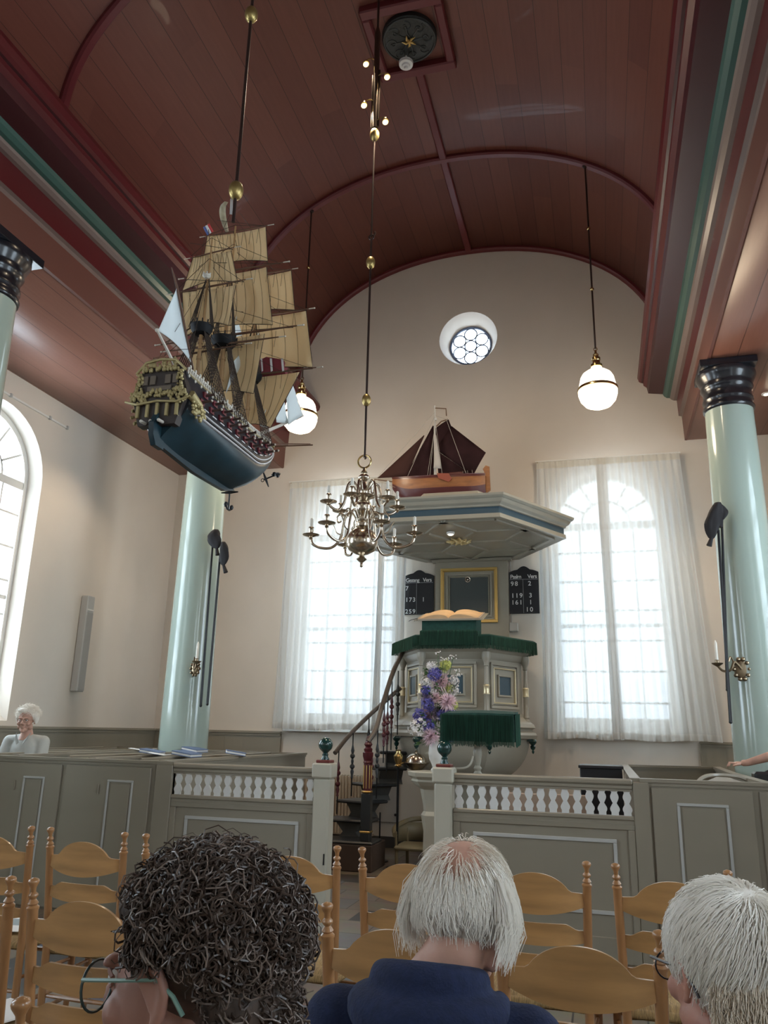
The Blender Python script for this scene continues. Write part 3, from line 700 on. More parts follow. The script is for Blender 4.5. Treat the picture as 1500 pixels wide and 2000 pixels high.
for k in range(6):          # panels: faces between corners k and k+1; the front is 4 -> 5
    a0, a1 = PI/3*k, PI/3*(k+1); am = (a0+a1)/2; R = .74; ap = R*math.cos(PI/6)
    nrm = Vector((math.cos(am), math.sin(am), 0)); tn = Vector((-math.sin(am), math.cos(am), 0))
    if k in (0, 1, 2) : continue
    F = Matrix.Translation(Vector((PX, PY, 0)) + nrm * ap) @ Matrix((( *(tn), 0), (*nrm, 0), (0, 0, 1, 0), (0, 0, 0, 1))).transposed().to_4x4()
    F = Matrix.Translation(Vector((PX, PY, 0)) + nrm*ap) @ Matrix(((tn.x, nrm.x, 0, 0), (tn.y, nrm.y, 0, 0), (0, 0, 1, 0), (0, 0, 0, 1)))
    b = B(); b.X = F
    def fr(hw, z0, z1, w, d): b.box(-hw, hw, 0, d, z1-w, z1, .004); b.box(-hw, hw, 0, d, z0, z0+w, .004); b.box(-hw, -hw+w, 0, d, z0+w, z1-w, .004); b.box(hw-w, hw, 0, d, z0+w, z1-w, .004)
    fr(.275, 1.79, 2.33, .032, .03); fr(.235, 1.835, 2.285, .016, .024); fr(.135, 1.93, 2.19, .022, .03); b.box(-.135, .135, 0, .012, 1.93, 2.19)
    b.build('face_panel', M['pulpit'], root)
    b = B(); b.X = F; fr(.222, 1.85, 2.27, .014, .028); b.build('gilt_moulding', M['palegold'], root)
    b = B(); b.X = F; b.box(-.112, .112, .01, .018, 1.953, 2.167); b.build('blue_panel', M['blue'], root)
for k in range(6):
    if k in (1, 2): continue
    a = PI/3*k; x, y = PX + .79*math.cos(a), PY + .79*math.sin(a)
    b = B(); b.lathe([(.046, 1.60), (.046, 1.66), (.034, 1.68), (.04, 1.70), (.031, 1.72), (.031, 1.93), (.037, 1.945), (.024, 2.11), (.020, 2.27), (.03, 2.28), (.026, 2.30), (.05, 2.36), (.055, 2.40), (.05, 2.44)], (x, y, 0), 16); co = b.build('corner_colonnette', M['pulpit'], root)
    b = B(); b.lathe([(.034, 1.945), (.041, 1.95), (.036, 1.965), (.036, 2.03), (.041, 2.045), (.036, 2.055), (.03, 2.06)], (x, y, 0), 16); b.build('gilt_collar', M['palegold'], co)
    b = B(); x, y = PX + .86*math.cos(a), PY + .86*math.sin(a)
    b.lathe([(0, 1.27), (.012, 1.285), (.018, 1.30), (.01, 1.315), (.028, 1.335), (.034, 1.36), (.02, 1.375), (.045, 1.40), (.05, 1.42), (.035, 1.445)], (x, y, 0), 14); b.build('pendant', M['ballgreen'], root)
    b = B(); b.bar((x, y, 1.435), (PX + .70*math.cos(a), PY + .70*math.sin(a), 1.43), .09, .03); b.build('bracket', M['ballgreen'], root)
# fringed velvet over the rim
cl = thing('pulpit_cloth', 'dark green fringed velvet cloth over the pulpit rim', 'cloth', (PX, PY, 2.4))
b = B(); hexloft(b, [(.925, 2.53), (.93, 2.60), (.93, 2.625), (.90, 2.64), (.70, 2.64)]); b.build('velvet', M['green_cloth'], cl, angle=40)
def fringe(b, pts, z1, h, seed=0, step=.007, out=.006):
    random.seed(seed)
    for i in range(len(pts)-1):
        p = Vector(pts[i]); q = Vector(pts[i+1]); L = (q-p).length; n = max(2, int(L/step)); d = (q-p)/n; nr = Vector((d.y, -d.x, 0)).normalized()
        for k in range(n):
            c = p + d*(k+.5); o = nr*(out + random.uniform(0, .004)); hh = h*random.uniform(.93, 1.03); zt_ = z1 if len(c) < 3 else c.z; w = d*.42
            a = Vector((c.x, c.y, zt_)) + o; e = a - Vector((0, 0, hh)) + nr*random.uniform(-.003, .006)
            b.add([a-w, a+w, a+nr*.004, e-w, e+w, e+nr*.004], [(0,1,4,3), (1,2,5,4), (2,0,3,5), (3,4,5)])
hx = hexp(.935, 2.615)
b = B(); fringe(b, [hx[i] for i in (2, 3, 4, 5, 0, 1)], 0, .15, 3, .0055); f_ = b.build('fringe', M['fringe'], cl, angle=0)
# raised desk with bible
YD = PY - .76
dk = thing('bible_desk', 'green velvet covered reading desk raised on the pulpit rim', 'desk', (PX - .03, YD, 2.55))
b = B(); x0, x1 = PX - .36, PX + .30
p00 = at(832, 1237, YD - .02)
b.prism([(YD - .06, 2.52), (YD - .06, 2.80), (YD + .36, 2.92), (YD + .36, 2.50)], x0, x1, 'X'); fixn(b.build('body', M['green_cloth'], dk))
b = B(); b.box(x0 - .01, x1 + .01, YD - .085, YD - .06, 2.66, 2.685, .005); b.build('braid', M['fringe'], dk)
b = B(); fringe(b, [(x0 - .01, YD + .2, 2.68), (x0 - .01, YD - .075, 2.68), (x1 + .01, YD - .075, 2.68), (x1 + .01, YD + .2, 2.68)], 0, .175, 5, .0055); b.build('fringe', M['fringe'], dk, angle=0)
b = B(); b.X = Matrix.Translation((PX - .03, YD + .13, 2.875)) @ Matrix.Rotation(.28, 4, 'X'); b.box(-.42, .42, -.25, .27, -.014, .0, .004); b.build('board', M['pulpit'], dk)
bb = thing('open_bible', 'large old open bible lying on the pulpit desk', 'book', (PX - .03, YD + .1, 2.88))
def page(sgn):
    def f(u, v):
        x = sgn * .36 * u; h = .05 * math.sin(PI * min(1, u * 1.15)) ** .6 * (1 - .5*u) + .004
        return (x, -.22 + .46 * v, h)
    return f
TM = Matrix.Translation((PX - .03, YD + .12, 2.885)) @ Matrix.Rotation(.28, 4, 'X')
for sg in (-1, 1):
    b = B(); b.X = TM; b.grid(page(sg), 14, 4); b.add([(0, -.22, 0), (sg*.36, -.22, 0), (sg*.36, .24, 0), (0, .24, 0)], [(0, 1, 2, 3)])
    ft = [page(sg)(i/14, 0) for i in range(15)]; b.add(ft + [(p[0], p[1], 0) for p in ft], [(i, i+1, 16+i, 15+i) for i in range(14)])
    b.add([page(sg)(1, 0), page(sg)(1, 1), (sg*.36, .24, 0), (sg*.36, -.22, 0)], [(0, 1, 2, 3)])
    b.build('pages', mat('aged_paper', (.62, .42, .24), .7, noise=.1, nscale=6), bb, angle=50)
b = B(); b.X = TM; b.box(-.38, .38, -.24, .26, -.012, 0, .003); b.build('cover', mat('old_cover', (.42, .34, .27), .6), bb)
b = B(); b.X = TM
for sx in (-.4, -.33): b.tube([(sx+.02, -.2, .0), (sx - .05, -.24, -.01), (sx - .09, -.22, -.03)], .004, 5)
b.build('clasp', M['metal_dark'], bb)
# back board on the wall
bp = thing('pulpit_backboard', 'grey-green back board between pulpit and canopy with a gold framed dark panel', 'panel', (PX - .02, YB - .03, 2.0))
x0, x1 = at(852, 1150, YB).x, at(994, 1150, YB).x
b = B(); b.box(x0, x1, YB - .06, YB, 1.9, 3.95, .004); b.build('board', M['pulpit'], bp)
def frr(b, x0, x1, z0, z1, w, y0, y1): 
    b.box(x0, x1, y0, y1, z1-w, z1, .004); b.box(x0, x1, y0, y1, z0, z0+w, .004); b.box(x0, x0+w, y0, y1, z0+w, z1-w, .004); b.box(x1-w, x1, y0, y1, z0+w, z1-w, .004)
fx0, fx1 = at(863, 1160, YB).x, at(973, 1160, YB).x; fz0, fz1 = 2.985, 3.765
b = B(); frr(b, fx0, fx1, fz0, fz1, .035, YB - .10, YB - .05); frr(b, fx0 + .03, fx1 - .03, fz0 + .03, fz1 - .03, .016, YB - .085, YB - .05); b.build('gold_frame', M['gold'], bp)
b = B(); frr(b, fx0 + .075, fx1 - .075, fz0 + .075, fz1 - .075, .03, YB - .08, YB - .05); frr(b, fx0 + .115, fx1 - .115, fz0 + .115, fz1 - .115, .012, YB - .09, YB - .05); b.build('inner_moulding', M['pulpit'], bp)
b = B(); b.box(fx0 + .135, fx1 - .135, YB - .07, YB - .055, fz0 + .135, fz1 - .135); b.build('dark_panel', mat('slate_panel', (.060, .072, .072), .45), bp)
b = B(); c = (PX - .05, YB - .075, 3.60); b.ring(c, .035, .007, 'Y', 16, 6); b.ell(c, (.016, .014, .02)); b.build('hat_hook', M['nickel'], bp)
b = B(); b.box(x0 - .05, x1 + .05, YB - .10, YB, 3.86, 3.90, .006); b.box(x0 - .09, x1 + .09, YB - .16, YB, 3.90, 3.95, .006); b.build('top_moulding', M['pulpit'], bp)
e = thing('wall_box', 'small grey electrical box on the wall right of the pulpit', 'box', (x1 + .03, YB - .05, 2.9))
b = B(); b.box(x1 + .005, x1 + .12, YB - .09, YB - .001, 2.86, 2.98, .01); b.build('case', M['speaker'], e)
b = B(); b.cyl((x1 + .03, YB - .02, 2.98), (x1 + .03, YB - .02, 3.85), .006, n=6); b.build('conduit', M['speaker'], e)
# sounding board (canopy)
CY = 9.78
cp = thing('pulpit_canopy', 'large grey hexagonal sounding board with a dark blue band over the pulpit', 'canopy', (PX, CY, 3.87))
def canopy_loft(b, prof):
    vs = []
    for R, z in prof:
        for p in hexp(R, z, (PX, CY)): vs.append((p[0], min(p[1], YB - .005), p[2]))
    fs = [(i*6+j, i*6+(j+1) % 6, (i+1)*6+(j+1) % 6, (i+1)*6+j) for i in range(len(prof)-1) for j in range(6)]
    fs += [tuple(reversed(range(6))), tuple(range((len(prof)-1)*6, len(prof)*6))]; b.add(vs, fs)
b = B(); canopy_loft(b, [(1.24, 3.90), (1.35, 3.88), (1.37, 3.885), (1.365, 3.935)]); b.build('lower_moulding', M['pulpit'], cp, angle=20)
b = B(); canopy_loft(b, [(1.345, 3.93), (1.345, 4.02)]); b.build('blue_band', M['blue'], cp, angle=20)
b = B(); canopy_loft(b, [(1.35, 4.015), (1.37, 4.02), (1.375, 4.04), (1.385, 4.045), (1.41, 4.06), (1.43, 4.085), (1.435, 4.10), (1.45, 4.105), (1.475, 4.125), (1.48, 4.15), (1.44, 4.155)]); b.build('cornice', M['pulpit'], cp, angle=20)
b = B(); canopy_loft(b, [(1.44, 4.15), (1.0, 4.27), (.7, 4.36), (.68, 4.40)]); b.build('roof', M['pulpit'], cp, angle=20)
b = B()
for i in range(6):
    a = PI/3*i; c = Vector((PX, CY, 3.893)); e1 = c + Vector((.62*math.cos(a), .62*math.sin(a), 0)); am = a + PI/6
    b.bar(c + (e1-c)*.3, e1, .05, .03); mo = c + Vector((1.07*math.cos(am), 1.07*math.sin(am), 0)); e2 = c + Vector((.62*math.cos(a+PI/3), .62*math.sin(a+PI/3), 0))
    if mo.y < YB - .05: b.bar(e1, mo, .05, .03); b.bar(mo, e2, .05, .03)
    f1 = c + Vector((1.2*math.cos(a), 1.2*math.sin(a), 0)); f2 = c + Vector((1.2*math.cos(a+PI/3), 1.2*math.sin(a+PI/3), 0))
    if max(f1.y, f2.y) < YB: b.bar(f1, f2, .06, .03)
b.build('soffit_moulding', M['pulpit'], cp)
b = B(); c = Vector((PX + .02, CY - .1, 3.885)); random.seed(2)
for i in range(10):
    a = 2*PI*i/10; d = Vector((math.cos(a), math.sin(a), 0)); t = Vector((-d.y, d.x, 0))
    b.tube([c + d*.04, c + d*.11 + t*.02 - Vector((0,0,.02)), c + d*.16 - t*.02, c + d*.12 - t*.045 - Vector((0,0,.015))], [.010, .013, .010, .004], 6)
    b.ell(c + d*.09, (.018, .018, .018), 8, 6)
b.ell(c, (.045, .045, .04), 12, 8); b.build('rosette', mat('rosette_gilding', (.72, .58, .30), .4, .5), cp)
sl = thing('canopy_downlight', 'small glowing spotlight recessed under the pulpit canopy', 'lamp', (PX - .05, CY - .62, 3.88))
pz = at(880, 1043, CY - .55)
b = B(); b.lathe([(.045, 0), (.05, .008), (.05, .03), (.03, .035)], (pz.x, pz.y, 3.862), 20); b.build('trim_ring', M['white'], sl)
b = B(); b.lathe([(0, -.006), (.028, -.004), (.036, .004), (.036, .01)], (pz.x, pz.y, 3.86), 20); b.build('lens', plain_emit('warm_glow', (1, .82, .55), 14), sl)
spot('canopy_light', (pz.x, pz.y, 3.84), (PX, PY - .1, 2.6), 30, (1, .78, .52), 1.5, .8)
# fringed lectern in front
lt = thing('fringed_lectern', 'small reading lectern under a green fringed cloth, on a turned post over the rail', 'lectern', (-.92, 6.32, 1.2))
lx0, lx1 = at(868, 1400, 6.32).x, at(1005, 1400, 6.32).x
b = B(); nq = 24
def lcl(u, v):
    x = lx0 + (lx1 - lx0) * u; r = .03
    zt_ = 1.655 - .012*(2*u-1)**2
    if v < .5: return (x, 6.24 + .36*(1 - v*2) * 1.0, zt_ - .05 * 0 + .03*(1 - v*2))
    return (x, 6.24 - .012*math.sin((v-.5)*PI), zt_ - .06*(v-.5)*2)
b.grid(lcl, 16, 8)
for (xx, sg) in ((lx0, -1), (lx1, 1)): b.add([(xx, 6.24, 1.60), (xx, 6.24, 1.645), (xx, 6.60, 1.68), (xx, 6.60, 1.62)], [(0, 1, 2, 3)])
b.add([(lx0, 6.25, 1.60), (lx1, 6.25, 1.60), (lx1, 6.60, 1.62), (lx0, 6.60, 1.62)], [(0, 1, 2, 3)])
for q in ([(lx0, 6.24), (lx1, 6.24)], [(lx0, 6.24), (lx0, 6.6)], [(lx1, 6.24), (lx1, 6.6)]): b.add([(*q[0], 1.44), (*q[1], 1.44), (*q[1], 1.65), (*q[0], 1.65)], [(0, 1, 2, 3)])
b.build('cloth', M['green_cloth'], lt, angle=50)
b = B(); fringe(b, [(lx0 - .005, 6.58, 1.66), (lx0 - .005, 6.235, 1.64), (lx1 + .005, 6.235, 1.64), (lx1 + .005, 6.58, 1.66)], 0, .235, 8, .0042); b.build('fringe', M['fringe'], lt, angle=0)
b = B(); px_ = at(935, 1450, 6.4).x
b.lathe([(.03, 1.16), (.035, 1.20), (.022, 1.22), (.032, 1.24), (.020, 1.26), (.034, 1.33), (.036, 1.36), (.026, 1.40), (.036, 1.42), (.022, 1.44), (.030, 1.50), (.038, 1.535), (.030, 1.56), (.045, 1.58), (.045, 1.62)], (px_, 6.33, 0), 18); b.build('post', M['pulpit'], lt)
b = B(); b.tube(bez([(px_ - .03, 6.30, 1.33), (px_ - .05, 6.29, 1.27), (px_ - .10, 6.28, 1.24), (px_ - .20, 6.27, 1.235)], 6), .008, 6); b.build('stay', M['cream'], lt)

# stairs to the pulpit
st = thing('pulpit_stair', 'dark winding stair with two handrails up to the pulpit', 'stairs', (-2.85, 9.4, 0))
TR = [(-2.83, 9.18, .31, .62, .0), (-2.92, 9.50, .50, .56, .0), (-2.86, 9.72, .69, .50, -.35), (-2.74, 9.86, .88, .42, -.7), (-2.60, 9.95, 1.07, .38, -1.0), (-2.52, 10.04, 1.26, .34, -1.2)]
dark = mat('stair_black', (.028, .030, .032), .35); 
b = B(); b.box(-3.14, -2.52, 8.93, 9.50, 0, .28, .01); b.build('plinth', mat('stair_brown', (.075, .048, .035), .5), st)
for i, (x, y, z, w, rz) in enumerate(TR):
    b = B(); b.X = Matrix.Translation((x, y, z)) @ Matrix.Rotation(rz, 4, 'Z'); b.box(-w/2, w/2, -.25, .17, -.035, 0, .014); b.build('tread', dark, st)
    if i:
        b = B(); b.X = Matrix.Translation((x, y, z)) @ Matrix.Rotation(rz, 4, 'Z'); b.prism([(-w*.30, -.035), (w*.30, -.035), (w*.14, -.14), (w*.24, -.20), (-w*.24, -.20), (-w*.14, -.14)], -.16, .14, 'Y'); fixn(b.build('riser', mat('stair_grey', (.10, .095, .085), .5), st))
b = B(); b.tube(bez([(-3.05, 9.1, 1.24), (-2.96, 9.4, 1.46), (-2.75, 9.75, 1.76), (-2.47, 9.92, 2.04)], 8), .027, 10); b.build('handrail', mat('rail_brown', (.10, .075, .06), .3, coat=.4), st)
b = B(); b.tube(bez([(-2.62, 9.0, 1.38), (-2.56, 9.1, 1.52), (-2.53, 9.25, 1.78), (-2.49, 9.6, 2.22), (-2.44, 9.9, 2.50)], 8), .030, 10); b.build('handrail', bpy.data.materials['rail_brown'], st)
def stair_bal(x, y, z0, z1, red):
    b = B(); h = z1 - z0; c = z0 + h*.55
    b.cyl((x, y, z0), (x, y, z1), .0075, n=8); o = b.build('baluster', M['metal_dark'], st)
    b = B(); b.lathe([(.008, -.20), (.016, -.19), (.012, -.17), (.022, -.12), (.014, -.09), (.03, -.07), (.03, -.05), (.012, -.03), (.018, 0), (.012, .03), (.03, .05), (.03, .07), (.014, .09), (.022, .12), (.012, .17), (.008, .19)], (x, y, c), 12); b.build('collar', M['maroon'] if red else dark, o)
for k, (px, pyt, pyb, Y, red) in enumerate(((662, 1465, 1590, 9.15, 1), (690, 1432, 1555, 9.4, 0), (721, 1402, 1520, 9.7, 0), (738, 1425, 1560, 9.15, 0), (751, 1372, 1490, 9.35, 1), (758, 1350, 1510, 9.5, 1), (766, 1330, 1465, 9.65, 1), (778, 1310, 1435, 9.85, 0), (726, 1465, 1560, 9.05, 1))):
    a = at(px, pyt, Y); c = at(px, pyb, Y); stair_bal(a.x, Y, c.z, a.z, red)
b = B(); x, y = -2.62, 9.02
b.box(x - .055, x + .055, y - .055, y + .055, .31, .82, .008); nw = b.build('newel', dark, st)
b = B(); b.lathe([(.05, .82), (.06, .835), (.045, .85), (.045, 1.14), (.055, 1.15), (.045, 1.17), (.06, 1.22), (.062, 1.26), (.045, 1.27), (.052, 1.30), (.03, 1.32), (.05, 1.35), (.03, 1.38), (.028, 1.41), (.012, 1.44), (0, 1.445)], (x, y, 0), 16); b.build('newel_top', M['maroon'], nw)
b = B()
for i in range(8):
    a = 2*PI*i/8; b.cyl((x + .047*math.cos(a), y + .047*math.sin(a), .87), (x + .047*math.cos(a), y + .047*math.sin(a), 1.12), .005, n=6)
b.lathe([(.06, .825), (.066, .835), (.06, .845)], (x, y, 0), 16); b.build('gilt_flutes', M['gold'], nw)
b = B(); b.box(x-.062, x+.062, y-.062, y+.062, .40, .42, .004); b.build('gilt_band', M['gold'], nw)
# iron lattice panel beside the stair foot
lp = thing('lattice_plate', 'dark pierced metal plate behind the left gate post', 'grille', (-3.05, 9.0, .8)); b = B()
for i in range(5):
    for j in range(3): b.ring((-3.17 + .055*j + .004*i, 8.98, .86 + .06*i), .022, .006, 'Y', 12, 5)
b.box(-3.20, -3.02, 8.975, 8.985, 1.12, 1.135); b.build('lattice', M['metal_dark'], lp)
b = B(); b.cyl((-3.21, 8.98, .0), (-3.21, 8.98, 1.14), .008, n=6); b.cyl((-3.02, 8.98, .0), (-3.02, 8.98, 1.14), .008, n=6); b.build('frame', M['metal_dark'], lp)
# radiator
rd = thing('radiator', 'beige panel radiator under the left window behind the stair', 'radiator', (-3.4, YB - .12, .1))
b = B(); 
for i in range(26): b.box(-4.2 + i*.045, -4.2 + i*.045 + .034, YB - .16, YB - .13, .16, .90, .006)
b.box(-4.21, -3.03, YB - .15, YB - .08, .15, .17); b.build('front', M['radiator'], rd)
b = B(); 
for i in range(26): b.box(-4.2 + i*.045 + .006, -4.2 + i*.045 + .028, YB - .155, YB - .085, .90, .91)
b.build('grille', M['cream'], rd)
for xx in (-4.1, -3.15): b = B(); b.cyl((xx, YB - .1, 0), (xx, YB - .1, .17), .012, n=8); b.build('pipe', M['cream'], rd)
# pedestal, vase and flowers
pd = thing('flower_pedestal', 'cream moulded pedestal carrying the flower vase behind the right gate post', 'pedestal', (-1.80, 8.6, 0))
def hl(b, prof, c):
    vs = []; 
    for R, z in prof: vs += hexp(R, z, c)
    b.add(vs, [(i*6+j, i*6+(j+1) % 6, (i+1)*6+(j+1) % 6, (i+1)*6+j) for i in range(len(prof)-1) for j in range(6)] + [tuple(reversed(range(6))), tuple(range((len(prof)-1)*6, len(prof)*6))])
b = B(); hl(b, [(.15, 0), (.15, .08), (.10, .14), (.09, .5), (.12, .66), (.09, .70), (.095, .76), (.13, .92), (.19, .96)], (-1.78, 8.6)); b.build('shaft', M['cream'], pd, angle=20)
b = B(); hl(b, [(.19, .96), (.23, 1.0), (.22, 1.02), (.26, 1.05), (.27, 1.09), (.25, 1.10)], (-1.78, 8.6)); b.build('top', M['cream'], pd, angle=20)
VX, VY = -1.735, 8.6
va = thing('flower_vase', 'white ceramic vase with a tall bouquet of pink, violet and white flowers', 'vase', (VX, VY, 1.10))
b = B(); b.lathe([(.055, 1.10), (.06, 1.115), (.04, 1.14), (.05, 1.17), (.075, 1.22), (.085, 1.28), (.078, 1.36), (.062, 1.40), (.07, 1.43), (.06, 1.43), (.05, 1.38)], (VX, VY, 0), 24); b.build('vase_body', mat('vase_white', (.78, .77, .74), .25, bump=.3, bscale=30), va)
def mum(name, c, r, n, m, droop=.25, seed=0, w=.05):
    rng = random.Random(seed); b = B(); c = Vector(c)
    for i in range(n):
        ph = math.acos(1 - 2*(i+.5)/n); th = PI*(1+5**.5)*i
        d = Vector((math.cos(th)*math.sin(ph), math.sin(th)*math.sin(ph), math.cos(ph))); L = r*rng.uniform(.70, 1.12); s = d.orthogonal().normalized()*(r*w)
        q = c + d*L*.6 + Vector((0, 0, rng.uniform(-.08, .12)*r)); e = c + d*L - Vector((0, 0, droop*L*rng.uniform(-.2, .6)))
        up = d.cross(s)*.4
        b.add([c - s*.3, c + s*.3, q + s + up, q - s - up, e], [(0, 1, 2, 3), (3, 2, 4)])
    return b.build(name, m, va, angle=0)
def cluster(name, c, r, n, m, seed=0, fr=.34):
    """head of small five-petalled florets"""
    rng = random.Random(seed); b = B(); c = Vector(c)
    for i in range(n):
        ph = math.acos(1 - 2*(i+.5)/n); th = PI*(1+5**.5)*i; d = Vector((math.cos(th)*math.sin(ph), math.sin(th)*math.sin(ph), math.cos(ph)))
        p = c + d*r*rng.uniform(.6, 1.05); nd = (d + Vector((rng.uniform(-.5, .5), rng.uniform(-.5, .5), rng.uniform(-.5, .5)))).normalized(); u = nd.orthogonal().normalized(); v = nd.cross(u); R_ = r*fr*rng.uniform(.8, 1.2)
        for k in range(5):
            a = 2*PI*k/5; x = u*math.cos(a) + v*math.sin(a); y = v*math.cos(a) - u*math.sin(a)
            b.add([p, p + x*R_*.6 + y*R_*.33 + nd*R_*.2, p + x*R_ + nd*R_*.15, p + x*R_*.6 - y*R_*.33 + nd*R_*.2], [(0, 1, 2, 3)])
    return b.build(name, m, va, angle=0)
pinkm = mat('petal_pink', (.86, .66, .72), .6); bluem = mat('petal_violet', (.13, .12, .44), .6); whitem = mat('petal_white', (.88, .84, .82), .6); greenm = mat('petal_lime', (.60, .64, .18), .6); leafm = mat('leaf_green', (.05, .11, .03), .5); lil = mat('petal_lilac', (.62, .52, .64), .6)
fl = [('P', 860, 1332, 17), ('P', 874, 1370, 15), ('P', 838, 1398, 17), ('P', 842, 1438, 14), ('P', 850, 1362, 9), ('L', 833, 1362, 11), ('L', 852, 1392, 12),
      ('B', 850, 1316, 12), ('B', 836, 1375, 12), ('B', 820, 1398, 13), ('B', 838, 1417, 12), ('B', 866, 1396, 12), ('B', 880, 1392, 10), ('B', 832, 1348, 9), ('B', 880, 1438, 8),
      ('G', 870, 1299, 10), ('W', 842, 1303, 10), ('W', 888, 1328, 8), ('W', 816, 1420, 15), ('W', 862, 1413, 13), ('W', 886, 1350, 9), ('W', 832, 1332, 9), ('W', 858, 1428, 10), ('G', 876, 1345, 9), ('W', 845, 1348, 8), ('G', 886, 1378, 9)]
for i, (t, px, py, r) in enumerate(fl):
    c = at(px, py, VY + random.Random(i).uniform(-.09, .06)); R = r * .0073
    if t in 'PL': mum('chrysanthemum', c, R*1.05, 260, pinkm if t == 'P' else lil, .3, i, .055)
    elif t == 'B': cluster('blue_cluster', c, R*.85, 34, bluem, i, .42)
    elif t == 'G': cluster('lime_flower', c, R*.85, 34, greenm, i, .42)
    else: cluster('white_cluster', c, R*.9, 30, whitem, i, .34)
b = B(); random.seed(12)
for (px, py) in ((856, 1275), (866, 1287), (876, 1286), (885, 1283), (848, 1296), (836, 1300), (893, 1310), (896, 1318), (828, 1316), (890, 1338), (893, 1352), (822, 1352), (818, 1368)):
    c = at(px, py, VY); base = Vector((VX, VY, c.z - .28))
    for k in range(9):
        e = c + Vector((random.uniform(-.035, .035), random.uniform(-.035, .035), random.uniform(-.02, .02))); b.ell(e, .0075, 6, 4)
b.build('umbel', whitem, va, angle=0)
b = B()
for (px, py) in ((856, 1275), (866, 1287), (885, 1283), (848, 1296), (893, 1310), (828, 1316), (890, 1338), (870, 1299), (816, 1420)):
    c = at(px, py, VY); b.tube([(VX, VY, 1.4), (VX*.6 + c.x*.4, VY, 1.4*.6 + c.z*.4), c], .004, 5)
b.build('stem', leafm, va)
b = B(); random.seed(5)
for k in range(150):
    z = random.uniform(1.38, 2.2); cx = VX - .06 + (z - 1.4)*.02; sp = .16 - (z - 1.4)*.09; a = random.uniform(0, 2*PI); c = Vector((cx + sp*.6*math.cos(a), VY + sp*.6*math.sin(a), z)); d = Vector((math.cos(a), math.sin(a), random.uniform(-.7, .6))).normalized()*random.uniform(.05, .10); s = d.orthogonal().normalized()*.014
    b.add([c, c + d*.5 + s, c + d, c + d*.5 - s], [(0, 1, 2, 3)])
b.build('foliage', leafm, va, angle=0)
# brass christening bowl on its arm
bw = thing('baptismal_bowl', 'brass christening bowl with domed lid on an arm below the pulpit', 'bowl', (-1.95, 9.35, 1.0))
c = at(813, 1490, 9.3); b = B(); b.lathe([(0, -.09), (.05, -.085), (.10, -.06), (.13, -.02), (.155, 0), (.155, .008), (.12, .012)], c, 28); b.build('bowl', M['nickel'], bw)
b = B(); b.lathe([(.125, .012), (.115, .05), (.08, .09), (.03, .11), (.012, .12), (.02, .14), (.0, .155)], c, 28); b.build('lid', M['nickel'], bw)
j = at(778, 1482, 9.3); b = B(); b.tube(bez([c + Vector((-.15, 0, 0)), c + Vector((-.2, 0, -.02)), j + Vector((.04, 0, -.05)), j + Vector((0, 0, -.07))], 6), .010, 8); b.lathe([(.03, -.09), (.045, -.075), (.03, -.06), (.05, 0), (.055, .03), (.03, .07), (.03, .09), (.04, .10), (0, .105)], j, 18); b.build('arm', M['brass'], bw)
b = B(); b.cyl(j + Vector((0, 0, -.08)), (j.x, j.y, 0), .014, n=8); b.lathe([(.12, 0), (.12, .02), (.02, .04)], (j.x, j.y, 0), 20); b.build('stand', M['metal_dark'], bw)
# small wall cupboard door behind the stair
cd = thing('wall_cupboard', 'low grey cupboard door in the end wall below the pulpit', 'cupboard', (-2.55, YB - .02, .1)); x0, x1 = at(718, 1600, YB).x, at(778, 1600, YB).x
b = B(); b.box(x0, x1, YB - .035, YB, .32, 1.15, .006); b.build('door', mat('grey_plaster_door', (.42, .40, .38), .6), cd)
b = B(); b.ell((x1 - .03, YB - .05, .42), .018, 10, 6); b.build('knob', M['metal_dark'], cd)
# microphone stand
ms = thing('microphone_stand', 'thin black floor stand beside the pulpit stair', 'stand', (-2.7, 9.9, 0)); c = atZ0 = Vector((-2.66, 9.75, 0))
b = B(); b.cyl(c, c + Vector((0, 0, .55)), .009, n=8); b.build('pole', M['metal_dark'], ms)
b = B(); b.lathe([(.11, 0), (.11, .012), (.03, .025)], c, 20); b.build('base', M['metal_dark'], ms)
# low armchair
ac = thing('armchair', 'low olive wooden armchair seen through the gate', 'chair', (-2.12, 9.55, 0)); c = Vector((-2.13, 9.5, 0)); ol = mat('olive_wood', (.20, .155, .085), .5)
b = B(); b.tube(bez([c + Vector((-.22, -.22, .36)), c + Vector((-.27, 0, .42)), c + Vector((-.16, .24, .48)), c + Vector((0, .28, .50)), c + Vector((.16, .24, .48)), c + Vector((.27, 0, .42)), c + Vector((.22, -.22, .36))], 6), .03, 8); b.build('arm_rail', ol, ac)
b = B(); b.box(c.x - .23, c.x + .23, c.y - .24, c.y + .22, .20, .25, .02); b.build('seat', mat('olive_cushion', (.23, .19, .11), .8), ac)
b = B(); b.grid(lambda u, v: (c.x + .25*math.sin((u-.5)*PI), c.y + .26*math.cos((u-.5)*PI) + .01, .26 + .2*v), 14, 2); b.build('backrest', ol, ac, solid=.015)
for sx, sy in ((-.2, -.2), (.2, -.2), (-.17, .2), (.17, .2)): b = B(); b.cyl((c.x+sx, c.y+sy, 0), (c.x+sx*1.05, c.y+sy, .4), .02, .018, n=8); b.build('leg', ol, ac)
